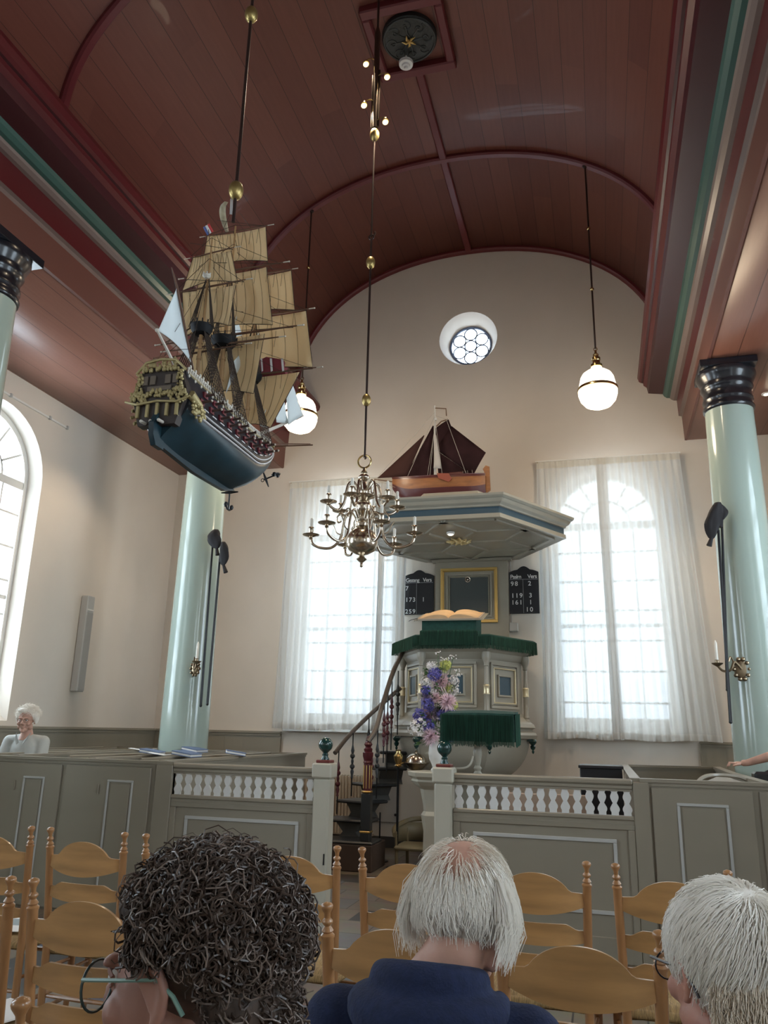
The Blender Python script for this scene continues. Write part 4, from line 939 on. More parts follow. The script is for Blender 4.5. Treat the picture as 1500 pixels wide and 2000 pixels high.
# hymn boards
def hymn(px0, px1, pt, pb, label, head, rows, colx):
    Y = YB - .03; x0, x1 = at(px0, pb, Y).x, at(px1, pb, Y).x; z0, z1 = at((px0+px1)/2, pb, Y).z, at((px0+px1)/2, pt, Y).z
    w = x1 - x0; zc = z1 - .10*w/.44; root = thing('hymn_board', label, 'sign', ((x0+x1)/2, Y, z0), 'hymn boards beside the pulpit')
    top = []
    for i in range(25):
        u = i/24; 
        h = .0
        if u < .28: h = .035*math.sin(PI*u/.28*.5)+.0
        elif u > .72: h = .035*math.sin(PI*(1-u)/.28*.5)
        else: h = .035 + .05*math.sin(PI*(u-.28)/.44)
        top.append((x1 - w*u, zc + h))
    b = B(); b.prism([(x0, z0), (x1, z0)] + top, Y - .012, Y + .028, 'Y'); fixn(b.build('board', M['board'], root))
    yf = Y - .0135
    b = B(); b.box(x0 + .01, x1 - .01, yf - .001, yf + .002, zc - .105, zc - .099); xm = x0 + w*colx; b.box(xm - .0025, xm + .0025, yf - .001, yf + .002, z0 + .005, zc - .1); b.build('rules', mat('grey_rule', (.35, .35, .36), .6), root)
    text_mesh(head[0], .078, (x0 + .015, yf, zc - .088), M['letter'], root, 'heading', spacing=.85); text_mesh(head[1], .078, (x0 + w*.63, yf, zc - .088), M['letter'], root, 'heading', spacing=.88)
    for (t, u, v) in rows: text_mesh(t, .088, (x0 + w*u, yf, zc - .10 - v*(zc - .10 - z0)), M['letter'], root, 'numeral')
hymn(790, 847, 1112, 1200, 'black hymn board headed Gezang Vers, left of the pulpit', ('Gezang', 'Vers'),
     [('7', .03, .24), ('1', .03, .60), ('7', .155, .60), ('3', .28, .60), ('1', .60, .60), ('2', .03, .97), ('5', .155, .97), ('9', .28, .97)], .415)
hymn(996, 1054, 1105, 1198, 'black hymn board headed Psalm Vers, right of the pulpit', ('Psalm', 'Vers'),
     [('9', .05, .19), ('8', .19, .19), ('2', .64, .19), ('1', .06, .54), ('1', .20, .54), ('9', .34, .54), ('3', .66, .54), ('1', .06, .74), ('6', .19, .74), ('1', .33, .74), ('1', .66, .74), ('1', .54, .95), ('0', .68, .95)], .47)

# collection poles on the columns
def pole(top, tip, path, tas, rad, label, Y=8.34):
    top = at(*top, Y + .03); tip = at(*tip, Y); root = thing('collection_pole', label, 'pole', tuple(tip), 'collection bags on long poles')
    b = B(); b.cyl(tip, top, .016, .013, n=10); b.ell(tip, .018, 8, 6); b.build('pole', M['black_gloss'], root)
    P = bez([at(px, py, Y - .04) for px, py in path], 5); n = len(P); rng = random.Random(label)
    b = B(); N_ = 18; vs = []
    for i, p in enumerate(P):
        t = i/(n-1); r = rad*(math.sin(PI*min(1, (t*.95 + .06)))**.55)*(1 - .25*(1-t))
        for j in range(N_):
            a = 2*PI*j/N_; q = r*(1 + .16*math.sin(3*a + 4*t + rng.random()*.3) + .10*math.sin(7*a - 5*t)); vs.append(p + Vector((q*math.cos(a), q*.45*math.sin(a), 0)))
    b.add(vs, [(i*N_+j, i*N_+(j+1) % N_, (i+1)*N_+(j+1) % N_, (i+1)*N_+j) for i in range(n-1) for j in range(N_)] + [tuple(reversed(range(N_))), tuple(range((n-1)*N_, n*N_))])
    b.build('velvet_bag', mat('black_velvet', (.012, .010, .012), .75) if 'black_velvet' not in bpy.data.materials else bpy.data.materials['black_velvet'], root, angle=80)
    b = B(); b.tube([P[-2], at(*tas, Y - .04)], [.016, .028], 10); b.build('tassel', bpy.data.materials['black_velvet'], root)
    b = B(); b.tube([top, P[1], P[0]], .007, 6); b.build('hoop', M['metal_dark'], root)
pole((415, 1068), (392, 1378), [(421, 1034), (417, 1046), (420, 1058), (424, 1073)], (425, 1084), .098, 'black velvet collection bag on a pole, left of the two on the left column')
pole((430, 1082), (405, 1375), [(436, 1058), (437, 1072), (438, 1090), (436, 1106)], (441, 1118), .066, 'black velvet collection bag on a pole, right of the two on the left column', 8.30)
pole((1403, 1035), (1427, 1410), [(1402, 981), (1397, 1000), (1391, 1024), (1390, 1056)], (1385, 1066), .085, 'longer black collection pole hanging on the right column', 8.32)
pole((1410, 1020), (1421, 1347), [(1407, 985), (1411, 995), (1412, 1005), (1409, 1018)], (1407, 1030), .05, 'shorter black collection pole on the right column, beside the longer one', 8.38)
BRZ = mat('sconce_bronze', (.26, .20, .13), .3, .9)
def sconce(plate, cpos, label, scale=1.):
    plate = Vector(plate); c = Vector(cpos); root = thing('wall_sconce', label, 'sconce', tuple(plate), 'brass candle sconces on the columns')
    b = B(); b.ell(plate, (.07*scale, .02, .10*scale), 16, 10); random.seed(1)
    for i in range(10):
        a = 2*PI*i/10; q = plate + Vector((.07*scale*math.cos(a), -.012, .10*scale*math.sin(a))); b.ell(q, .022*scale, 8, 6)
    b.build('back_plate', BRZ, root)
    d = c - plate; b = B(); b.tube(bez([plate + Vector((0, -.02, 0)), plate + d*.3 + Vector((0, -.05, .05)), plate + d*.5 + Vector((0, -.05, -.04)), plate + d*.8 + Vector((0, -.02, -.06)), c + Vector((0, 0, -.02))], 6), .012, 8); b.tube(bez([plate + d*.35 + Vector((0, -.05, .05)), plate + d*.45 + Vector((0, -.05, .09)), plate + d*.55 + Vector((0, -.05, .04))], 6), .008, 6); b.build('arm', BRZ, root)
    b = B(); b.lathe([(.01, -.03), (.05, -.005), (.055, .005), (.02, .004), (.018, .03), (.024, .035), (.0, .036)], c, 18); b.build('drip_pan', BRZ, root)
    b = B(); b.lathe([(.015, .03), (.014, .20), (.004, .225), (0, .23)], c, 12); b.build('candle', M['candle'], root)
sconce(at(382, 1306, 8.37), at(384, 1292, 8.22), 'small brass sconce with a white candle on the left column', .8)
sconce(at(1448, 1307, 8.42), at(1401, 1296, 8.35), 'brass sconce with a long arm and white candle on the right column')
# wall loudspeaker and rail on the left wall
sp = thing('column_speaker', 'tall slim grey loudspeaker box on the left wall', 'speaker', (XL + .05, 8.86, 2.0))
b = B(); b.X = Matrix.Translation((XL + .06, 8.86, 2.52)) @ Matrix.Rotation(.0, 4, 'Z'); b.box(-.055, .055, -.075, .075, -.62, .62, .012); b.build('case', M['speaker'], sp)
b = B(); b.X = Matrix.Translation((XL + .06, 8.86, 2.52)); b.box(.05, .06, -.065, .065, -.60, .40, .004); b.build('grille', mat('grille_grey', (.42, .41, .39), .7, bump=.3, bscale=200), sp)
b = B(); b.X = Matrix.Translation((XL + .06, 8.86, 2.52)); b.box(.056, .061, -.065, .065, .42, .44); b.box(-.06, .0, -.03, .03, -.3, .3); b.build('bracket', M['white'], sp)
tr = thing('picture_rail', 'thin white rail high on the left wall above the arched window', 'rail', (XL + .02, 7.4, 5.2))
b = B(); b.box(XL, XL + .02, 5.2, 8.07, 5.20, 5.225, .003); b.build('rail', M['white'], tr)
b = B(); 
for y in (5.6, 6.3, 7.0, 7.7, 8.04): b.box(XL, XL + .035, y - .015, y + .015, 5.19, 5.235, .003)
b.build('clip', M['speaker'], tr)
# aisle downlights
for (x, y, lab) in ((-5.58, 8.1, 'small lit downlight in the left aisle ceiling'), (2.1, 9.48, 'small lit downlight in the right aisle ceiling'), ):
    dl = thing('downlight', lab, 'lamp', (x, y, ZA - .02), 'aisle ceiling downlights')
    b = B(); b.lathe([(.045, -.012), (.055, -.01), (.055, .0), (.03, .0)], (x, y, ZA), 20); b.build('rim', M['white'], dl)
    b = B(); b.lathe([(0, -.02), (.03, -.014), (.035, -.008)], (x, y, ZA), 20); b.build('lens', plain_emit('downlight_glow', (1, .86, .62), 12), dl)
    spot('downlight_beam', (x, y, ZA - .04), (x, y, 0), 60, (1, .80, .58), 1.9, .7)
# ================================================================== CHANDELIER
CX, CYc = XC, 5.5
ch = thing('chandelier', 'brass two-tier candle chandelier hanging over the gate on a long rod', 'chandelier', (CX, CYc, 2.68))
b = B(); b.lathe([(0, 2.68), (.012, 2.69), (.016, 2.70), (.008, 2.715), (.03, 2.735), (.04, 2.745), (.025, 2.76), (.02, 2.775), (.05, 2.785), (.10, 2.815), (.122, 2.86), (.12, 2.90), (.095, 2.95), (.05, 2.985), (.035, 3.0)], (CX, CYc, 0), 36); b.build('globe', M['nickel'], ch, angle=60)
b = B(); b.lathe([(.035, 2.995), (.05, 3.0), (.055, 3.02), (.04, 3.035), (.05, 3.05), (.05, 3.07), (.03, 3.085), (.055, 3.12), (.065, 3.16), (.055, 3.19), (.03, 3.205), (.05, 3.22), (.085, 3.235), (.09, 3.245), (.03, 3.25), (.035, 3.27), (.035, 3.31), (.02, 3.33), (.018, 3.36), (.045, 3.385), (.045, 3.40), (.02, 3.425), (.028, 3.435), (.012, 3.455), (.012, 3.475)], (CX, CYc, 0), 28); b.build('shaft', M['nickel'], ch, angle=50)
b = B(); b.ring((CX, CYc, 3.525), .052, .007, 'Y', 24, 8); b.build('ring', M['brass'], ch)
def arm(ang, R, zp, z0, tier):
    d = Vector((math.cos(ang), math.sin(ang), 0)); c = Vector((CX, CYc, 0)); P = lambda r, z: c + d * r + Vector((0, 0, z))
    if tier == 0: pts = [P(.05, z0), P(.09, z0 + .055), P(.13, z0 + .03), P(.15, z0 - .05), P(.17, z0 - .15), P(.23, z0 - .215), P(.31, z0 - .22), P(R - .02, z0 - .19), P(R, zp - .015)]
    else: pts = [P(.04, z0), P(.075, z0 + .06), P(.115, z0 + .05), P(.135, z0 - .02), P(.15, z0 - .11), P(.19, z0 - .17), P(.235, z0 - .16), P(R, zp - .01)]
    b = B(); b.tube(bez(pts, 6), .0105, 8)
    if tier == 0:
        b.tube(bez([P(.13, z0 + .03), P(.17, z0 + .05), P(.20, z0 + .02), P(.19, z0 - .02), P(.165, z0 - .01)], 5), .006, 6)
        b.tube(bez([P(.16, z0 - .12), P(.20, z0 - .10), P(.225, z0 - .05), P(.245, z0 - .02)], 5), .005, 6)
    else: b.tube(bez([P(.115, z0 + .05), P(.085, z0 + .02), P(.09, z0 - .03), P(.115, z0 - .04), P(.12, z0 - .015)], 5), .006, 6)
    a = b.build('arm', M['nickel'], ch, angle=50)
    cc = P(R, zp)
    b = B(); b.lathe([(.008, -.03), (.016, -.018), (.01, -.010), (.03, -.004), (.062, .006), (.066, .012), (.05, .011), (.012, .006)], cc, 22); b.build('drip_pan', M['nickel'], a, angle=50)
    b = B(); b.lathe([(.012, .006), (.02, .012), (.012, .022), (.018, .035), (.016, .06), (.022, .066), (.018, .072)], cc, 16); b.build('candle_cup', M['nickel'], a, angle=50)
    b = B(); b.lathe([(.012, .07), (.0115, .135), (.006, .142), (0, .145)], cc, 12); b.build('candle', M['candle'], a)
for i in range(6): arm(PI/3*i + .12, .40, 2.93, 3.055, 0)
for i in range(6): arm(PI/3*i + .50, .27, 3.165, 3.285, 1)
# rod with gilt balls
rd_ = thing('chandelier_rod', 'long dark suspension rod with gilt wooden balls above the chandelier', 'rod', (CX, CYc, 3.55))
zc_ = VZ + VB
b = B(); b.cyl((CX, CYc, 3.56), (CX, CYc, 5.52), .0095, n=8); b.tube([(CX, CYc, 3.60), (CX, CYc, 3.57), (CX + .012, CYc, 3.555), (CX, CYc, 3.545)], .007, 6); b.cyl((CX, CYc, 5.55), (CX, CYc, 6.56), .0085, n=8); b.ring((CX, CYc, 5.55), .022, .006, 'Y', 14, 6); b.tube([(CX + .02, CYc, 5.56), (CX + .035, CYc, 5.58), (CX + .03, CYc, 5.60)], .005, 5)
b.cyl((CX, CYc, 6.6), (CX, CYc, zc_ - .004), .011, n=8); b.build('rod', M['ironrod'], rd_)
def egg(c, r, h, parent, name='gilt_ball'):
    b = B(); n = 14; b.lathe([(r * math.sin(PI*i/n) ** .85 if 0 < i < n else 0, -h*math.cos(PI*i/n)) for i in range(n+1)], c, 28); return b.build(name, M['ballgold'], parent, angle=60)
egg((CX, CYc, 4.045), .036, .052, rd_); egg((CX, CYc, 5.30), .038, .056, rd_); egg((CX, CYc, 6.60), .042, .062, rd_)
b = B(); b.cyl((CX, CYc, 6.67), (CX, CYc, 7.62), .026, n=12); b.cyl((CX + .03, CYc, 6.68), (CX + .03, CYc, 7.3), .010, n=8); b.cyl((CX - .03, CYc, 6.68), (CX - .03, CYc, 7.25), .010, n=8)
b.lathe([(.012, 7.80), (.03, 7.72), (.026, 7.62)], (CX, CYc, 0), 12); b.build('lamp_tube', mat('tube_bronze', (.12, .09, .07), .25, .9), rd_)
spots = [(-1.79, 7.395, 'upper left', (-3.5, 8, 3)), (-1.585, 7.20, 'upper right', (0, 8, 3)), (-1.795, 6.935, 'lower left', (-3, 3, 1)), (-1.59, 6.71, 'lower right, aimed down', (-1.5, 9, 2))]
for x, z, w, aim in spots:
    s = thing('spotlight', 'small lit spotlight on the chandelier rod, %s of the four' % w, 'lamp', (x, CYc, z), 'spotlights on the chandelier rod')
    a = Vector((x, CYc, z)); dr = (Vector(aim) - a).normalized() * .04; dr.y *= .4
    b = B(); b.tube(bez([(CX, CYc, z + .02), (CX + (x - CX)*.5, CYc - .01, z + .05), a + Vector((0, 0, .05)), a + Vector((0, 0, .03))], 5), .005, 6); b.build('arm', M['brass'], s)
    b = B(); b.tube([a + Vector((0, 0, .045)), a + Vector((0, 0, .02)), a + Vector((0, -.01, 0))], [.016, .026, .030], 14); b.build('housing', M['brass'], s)
    b = B(); b.ell(a + Vector((0, -.012, -.008)), (.026, .02, .024), 14, 8); b.build('bulb', plain_emit('spot_glow_' + w.split(',')[0].replace(' ', '_'), (1, .74, .36), 3.0), s)
    spot('spot_beam', a + Vector((0, -.02, -.05)), aim, SPOTW, (1, .80, .56), 2.2, .9)
# ================================================================== OPAL PENDANT LAMPS
opal = bpy.data.materials.new('opal_glass'); opal.use_nodes = True
pp = opal.node_tree.nodes['Principled BSDF']; pp.inputs['Base Color'].default_value = (.9, .88, .82, 1); pp.inputs['Roughness'].default_value = .2
pp.inputs['Emission Color'].default_value = (1, .86, .66, 1); pp.inputs['Emission Strength'].default_value = 2.6
def pendant(x, label):
    y = 8.70; zt_ = vz(x - XC) ; zo = .0
    root = thing('pendant_lamp', label, 'lamp', (x, y, 5.16), 'opal pendant lamps')
    b = B(); b.lathe([(0, 5.16), (.08, 5.168), (.15, 5.20), (.20, 5.26), (.222, 5.33), (.225, 5.38), (.215, 5.42), (.19, 5.54), (.165, 5.585), (.12, 5.62), (.075, 5.64), (.06, 5.68), (.055, 5.70)], (x, y, 0), 40); b.build('globe', opal, root, angle=60)
    b = B(); b.lathe([(.222, 5.375), (.230, 5.378), (.232, 5.395), (.228, 5.41), (.215, 5.412)], (x, y, 0), 40); b.build('brass_band', M['brass'], root)
    b = B(); b.lathe([(.06, 5.675), (.068, 5.68), (.068, 5.71), (.05, 5.72), (.042, 5.76), (.05, 5.77), (.05, 5.80), (.03, 5.82), (.035, 5.84), (.015, 5.865), (.012, 5.90)], (x, y, 0), 24); b.ring((x, y, 5.915), .02, .005, 'Y', 14, 6); b.build('fitting', M['brass'], root)
    b = B(); b.cyl((x, y, 5.92), (x, y, zt_ - .02), .011, n=8); b.build('cord', M['ironrod'], root)
    for z in (6.72, 7.57):
        b = B(); b.ell((x, y, z), .024, 12, 8); b.build('bead', M['brass'], root)
    b = B(); b.lathe([(.012, -.08), (.03, -.07), (.035, -.05)], (x, y, zt_), 12); b.build('hook_plate', M['ironrod'], root)
    point('pendant_light', (x, y, 5.08), PENDW, (1, .80, .56), .2)
pendant(.145, 'white opal globe lamp hanging at the right of the round window')
pendant(-3.56, 'white opal globe lamp hanging behind the bow of the big ship model')

# ================================================================== FISHING BOAT MODEL ON THE CANOPY
BX, BY = -1.95, 9.85
boat = thing('boat_model', 'varnished wooden fishing boat model with dark brown sails on top of the pulpit canopy', 'model boat', (BX, BY, 4.53))
def bh(u, v):
    """u along (0 bow left .. 1 stern right), v from keel to rail to keel"""
    x = BX - .66 + 1.28*u; s = math.sin(PI*min(1, max(0, .02 + .93*u)))**.6; hb = .20*s
    keel = 4.47 + .22*(1-min(1, u/.28))**2.4 + .06*max(0, (u-.85)/.15)**2; rail = 4.785 + .03*(2*u-1)**2 + .03*(1-u)**3
    a = (v - .5) * 2; th = abs(a) ** .75; y = BY + math.copysign(hb * math.sin(th*PI/2)**.8, a); z = keel + (rail - keel) * (1 - math.cos(th*PI/2))
    return (x, y, z)
redh = mat('boat_red', (.075, .012, .014), .4, coat=.1); orh = mat('boat_varnish', (.30, .115, .035), .45, coat=.1, noise=.3, nscale=12, stretch=(.3, 2, 2)); brn = mat('boat_brown', (.11, .03, .025), .3, coat=.4)
b = B(); n1, n2 = 30, 24
vs = [bh(i/n1, j/n2) for i in range(n1+1) for j in range(n2+1)]; fs = []; ms = []
for i in range(n1):
    for j in range(n2):
        fs.append((i*(n2+1)+j, (i+1)*(n2+1)+j, (i+1)*(n2+1)+j+1, i*(n2+1)+j+1)); th = abs((j+.5)/n2 - .5)*2; ms.append(0 if th < .62 else (1 if th < .88 else 2))
b.add(vs, fs); b.mi = ms; hull = b.build('hull', [redh, orh, brn], boat, angle=50)
b = B(); top = [bh(i/n1, 0) for i in range(n1+1)] + [bh(i/n1, 1) for i in reversed(range(n1+1))]; top = [(p[0], p[1], p[2] - .02) for p in top]; m_ = n1+1
b.add(top, [(i, i+1, 2*m_-2-i, 2*m_-1-i) for i in range(n1)]); b.build('deck', brn, boat, angle=0)
b = B(); b.box(BX + .14, BX + .32, BY - .09, BY + .09, 4.78, 4.86, .01); b.box(BX - .3, BX - .12, BY - .07, BY + .07, 4.78, 4.84, .01); b.build('cabin', brn, boat)
b = B(); 
for sgn in (-1,): b.prism([(BX + .02, 4.74), (BX + .16, 4.68), (BX + .20, 4.72), (BX + .16, 4.80), (BX + .0, 4.81)], BY - .225, BY - .21, 'Y')
b.build('leeboard', mat('leeboard_red', (.26, .06, .035), .35), boat)
b = B(); b.prism([(BX + .60, 4.55), (BX + .68, 4.60), (BX + .67, 4.93), (BX + .62, 4.95), (BX + .58, 4.90), (BX + .60, 4.86)], BY - .012, BY + .012, 'Y'); b.build('rudder', orh, boat)
b = B(); b.tube([bh(i/n1, 0) for i in range(n1+1)], .010, 6); b.tube([bh(i/n1, 1) for i in range(n1+1)], .010, 6); b.build('rail', brn, boat)
mx = at(850, 900, BY).x; spar = mat('spar_wood', (.16, .09, .05), .45); whm = mat('mast_white', (.62, .60, .56), .5)
b = B(); b.cyl((mx, BY, 4.78), (mx - .01, BY, 5.88), .017, .010, n=10); b.lathe([(.018, 5.66), (.024, 5.68), (.018, 5.70)], (mx, BY, 0), 10); b.build('mast', whm, boat)
b = B(); p = [at(848, 799, BY), at(851, 797, BY), at(871, 798, BY), at(872, 812, BY)]; b.tube(p, .008, 6); b.build('vane', spar, boat)
b = B(); b.tube([at(775, 942, BY), at(731, 936, BY)], .009, 6); b.build('bowsprit', spar, boat)
b = B(); b.tube([at(926, 928, BY), at(858, 940, BY)], .012, 8); b.build('boom', spar, boat)
b = B(); b.tube([at(852, 833, BY), at(862, 823, BY), at(875, 819, BY)], .009, 6); b.build('gaff', spar, boat)
sailm = mat('tan_sail_dark', (.030, .013, .014), .85, noise=.4, nscale=4, spec=.1)
def flat_sail(parent, pts, bulge, m, name='sail', n=8, thick=.003):
    """four corners (TL, TR, BR, BL) with a billow"""
    P = [Vector(p) for p in pts]; bl = Vector(bulge)
    def f(u, v):
        a = P[0].lerp(P[1], u); c = P[3].lerp(P[2], u); return a.lerp(c, v) + bl * (math.sin(PI*u) * (.3 + .7*math.sin(PI*min(1, v*.9 + .05))))
    b = B(); b.grid(f, n, n); return b.build(name, m, parent, angle=180, solid=thick)
yb = BY
A = lambda px, py, dy=0: at(px, py, BY + dy)
flat_sail(boat, [A(851, 836), A(876, 819), A(882, 834), A(851, 880)], (0, -.02, 0), sailm, 'mainsail')
flat_sail(boat, [A(851, 878), A(882, 832), A(949, 884), A(924, 929)], (0, -.03, 0), sailm, 'mainsail')
flat_sail(boat, [A(851, 876), A(853, 880), A(924, 929), A(858, 941)], (0, -.02, 0), sailm, 'mainsail')
flat_sail(boat, [A(845, 832), A(847, 832), A(848, 938), A(785, 942)], (0, -.03, 0), sailm, 'foresail')
flat_sail(boat, [A(828, 850), A(829, 851), A(793, 932), A(737, 934)], (0, -.03, 0), mat('tan_sail_brown', (.055, .026, .022), .85, spec=.1), 'jib')
flat_sail(boat, [A(850, 850, -.06), A(852, 850, -.06), A(862, 915, -.06), A(847, 915, -.06)], (0, -.02, 0), mat('net_white', (.50, .46, .42), .8), 'hanging_net')
b = B()
for (a, c) in (((849, 805), (736, 934)), ((849, 812), (794, 935)), ((850, 820), (838, 945)), ((850, 820), (866, 945)), ((850, 830), (832, 948)), ((872, 820), (912, 930)), ((851, 812), (875, 820)), ((735, 937), (772, 952))):
    b.cyl(A(*a, -.03), A(*c, -.08), .0028, n=5)
for i in range(7): b.cyl(A(868 + i*9, 925 - i*1.2, -.05), A(869 + i*9, 936 - i, -.08), .0025, n=5)
b.build('rigging', mat('rope_light', (.48, .44, .38), .8), boat)
b = B(); b.box(BX - .25, BX - .2, BY - .12, BY + .12, 4.395, 4.52, .006); b.box(BX + .3, BX + .35, BY - .12, BY + .12, 4.395, 4.52, .006); b.build('cradle', brn, boat)

# ================================================================== THE LARGE SHIP MODEL
SX, KZ = -1.70, 2.635
ship = thing('ship_model', 'large three-masted warship model with tan sails and blue hull, hanging in the air at left', 'model ship', (SX, 3.12, KZ))
Y0, Y1 = 2.64, 3.68
def hsec(u):
    y = Y0 + (Y1 - Y0) * u
    zk = KZ - .020 + (.02*(1 - u/.2)**2 if u < .2 else 0) + (.0 if u < .60 else .37 * ((u - .60)/.40) ** 1.7)
    top = KZ + .265 + .03*(1-u)**2.2 + .085*max(0, (u - .6)/.4)**1.6
    w = .135 * (math.sin(PI*min(1, (1 - u)*1.05 + .0)/1.0*.5 + 0)**.55 if u > .55 else 1)
    if u > .55: w = .138 * max(0.0, 1 - ((u - .55)/.45)**2.6) ** .6
    else: w = .138 - .018*(1 - u/.55)**2
    fill = .45 + .40*min(1, u/.40) if u < .40 else .85 - .2*max(0, (u-.7)/.3)     # fullness low down: fine run aft
    return y, zk, top, w, fill
def hpt(u, t, sg):
    """t 0 keel .. 1 rail"""
    y, zk, top, w, fl_ = hsec(u); z = zk + (top - zk) * t
    lo = .50 - .10*min(1, u/.5)
    q = min(1, t/lo); prof = q ** (1.9 - 1.45*fl_) ; prof = math.sin(prof*PI/2)
    if t > lo: prof = 1 - .20*((t - lo)/(1 - lo))**1.3
    sk = .012
    return Vector((SX + sg*(sk*(1 - t) + w*prof*(1 if t > 0 else 0)), y, z))
bluehull = mat('hull_blue', (.011, .033, .045), .35, noise=.35, nscale=9); blackhull = mat('hull_black', (.016, .017, .022), .35); wht = mat('strake_white', (.62, .60, .60), .5)
b = B(); n1, n2 = 44, 22
for sg in (-1, 1):
    o = len(b.v); vs = [hpt(i/n1, j/n2, sg) for i in range(n1+1) for j in range(n2+1)]; fs = []; ms = []
    for i in range(n1):
        for j in range(n2):
            q = (i*(n2+1)+j, (i+1)*(n2+1)+j, (i+1)*(n2+1)+j+1, i*(n2+1)+j+1); fs.append(q if sg > 0 else tuple(reversed(q))); ms.append(0 if (j+.5)/n2 < .40 else 1)
    k = len(b.mi); b.add(vs, fs); b.mi[k:] = ms
st_ = [hpt(0, j/n2, -1) for j in range(n2+1)]; st2 = [hpt(0, j/n2, 1) for j in range(n2+1)]
k = len(b.mi); b.add(st_ + st2, [(j, j+1, n2+2+j, n2+1+j) for j in range(n2)]); b.mi[k:] = [0 if j/n2 < .30 else 1 for j in range(n2)]
k = len(b.mi); kl = [hpt(i/n1, 0, -1) for i in range(n1+1)] + [hpt(i/n1, 0, 1) for i in range(n1+1)]; b.add(kl, [(i, i+1, n1+2+i, n1+1+i) for i in range(n1)]); b.mi[k:] = [0]*n1
b.build('hull', [bluehull, blackhull], ship, angle=50)
b = B(); dk_ = [hpt(i/n1, .82, -1) for i in range(n1+1)] + [hpt(i/n1, .82, 1) for i in range(n1+1)]; b.add(dk_, [(i, n1+1+i, n1+2+i, i+1) for i in range(n1)]); b.build('deck', mat('deck_wood', (.20, .11, .05), .6), ship, angle=0)
b = B(); b.prism([(Y0 + .03, KZ - .030), (Y0 + .3, KZ - .050), (Y0 + .60, KZ - .042), (Y0 + .70, KZ - .01), (Y0 + .62, KZ + .0), (Y0 + .03, KZ + .0)], SX - .011, SX + .011, 'X'); b.build('keel', bluehull, ship)
b = B(); b.prism([(Y0 - .03, KZ - .04), (Y0 + .03, KZ - .04), (Y0 + .02, KZ + .10), (Y0 - .03, KZ + .10), (Y0 - .06, KZ + .05), (Y0 - .055, KZ - .0)], SX - .012, SX + .012, 'X'); b.build('rudder', bluehull, ship)
def strake(t, r, m, name, u0=.02, u1=.985, dash=0):
    for sg in (-1, 1):
        b = B(); n = 50
        pts = [hpt(u0 + (u1-u0)*i/n, t, sg) + Vector((sg*.002, 0, 0)) for i in range(n+1)]
        if dash:
            for i in range(0, n - 1, 4): b.tube(pts[i:i+3], r, 4)
        else: b.tube(pts, r, 5)
        b.build(name, m, ship)
strake(.44, .0045, wht, 'white_strake', .06); strake(.52, .004, wht, 'white_strake', .12); strake(.48, .0042, mat('wale_black', (.02, .018, .02), .4), 'wale', .05)
strake(.61, .0035, wht, 'dashed_strake', .05, .9, 1); strake(.995, .005, mat('rail_gilt_dull', (.42, .34, .20), .5), 'rail')
# gun decks
mar = mat('port_maroon', (.13, .012, .02), .5); gun = mat('gun_brown', (.09, .05, .04), .4); ivory = mat('ivory_detail', (.60, .55, .47), .5)
for sg in (-1, 1):
    for t, off, nn in ((.68, 0, 10), (.85, .5, 9)):
        for i in range(nn):
            u = .10 + .80*(i + off)/10; p = hpt(u, t, sg)
            b = B(); b.box(p.x - .004, p.x + .006*sg + .002, p.y - .017, p.y + .017, p.z - .012, p.z + .014); lid = b.build('gun_port', mar, ship)
            b = B(); b.cyl(p, p + Vector((sg*.045, 0, .004)), .0065, .005, n=8); b.cyl(p + Vector((sg*.043, 0, .004)), p + Vector((sg*.049, 0, .0045)), .0072, n=8); b.build('cannon', gun, lid)
            b = B(); b.ell(p + Vector((sg*.051, 0, .0045)), .0055, 8, 6); b.build('muzzle', ivory, lid)
random.seed(3)
for sg in (-1, 1):
    b = B()
    for i in range(60):
        u = .02 + .95*i/60; p = hpt(u, 1.0, sg)
        b.lathe([(.004, -.004), (.006, .006), (.003, .012), (.005, .018), (.006, .024), (0, .027)], p, 6)
        if i % 3 == 0: b.ell(p + Vector((sg*.006, 0, -.014)), (.005, .007, .008), 6, 4)
        if u < .5 and i % 2: b.ell(p + Vector((sg*.002, random.uniform(-.01, .01), .032)), (.006, .006, .010), 6, 4)
    b.tube([hpt(.02 + .95*i/30, 1.0, sg) + Vector((0, 0, .026)) for i in range(31)], .003, 4)
    b.build('bulwark_carving', ivory, ship, angle=0)
b = B()
for i in range(26):
    u = random.uniform(.1, .9); p = hpt(u, .86, 1).lerp(hpt(u, .86, -1), random.uniform(.15, .85)); b.box(p.x - .012, p.x + .012, p.y - .018, p.y + .018, p.z, p.z + random.uniform(.02, .05))
b.build('deck_fittings', gun, ship)
# stern gallery
g1 = mat('stern_gilding', (.42, .34, .16), .45, .3); dk2 = mat('stern_brown', (.035, .024, .020), .5)
b = B(); ys = Y0 - .005; KZ0 = KZ; KZ = KZ0 - .155; SXX = 1
prof = [(-.085, .05), (.085, .05), (.118, .16), (.125, .20), (.10, .27), (.085, .31), (-.085, .31), (-.10, .27), (-.125, .20), (-.118, .16)]
b.prism([(SX + x, KZ0 + z) for x, z in prof], ys - .02, ys + .02, 'Y'); sg_ = b.build('transom', dk2, ship)
b = B(); random.seed(9)
def relief(cx, cz, w, h, n, s=.010):
    for i in range(n):
        x = cx + random.uniform(-w, w); z = cz + random.uniform(-h, h); b.ell((SX + x, ys - .026, KZ + z), (random.uniform(.5, 1)*s, .008, random.uniform(.5, 1.2)*s), 6, 4)
relief(0, .462, .085, .015, 70); relief(0, .345, .13, .014, 60); relief(-.09, .33, .04, .03, 30); relief(.09, .33, .04, .03, 30); relief(-.095, .40, .014, .04, 30, .008); relief(.095, .40, .014, .04, 30, .008)
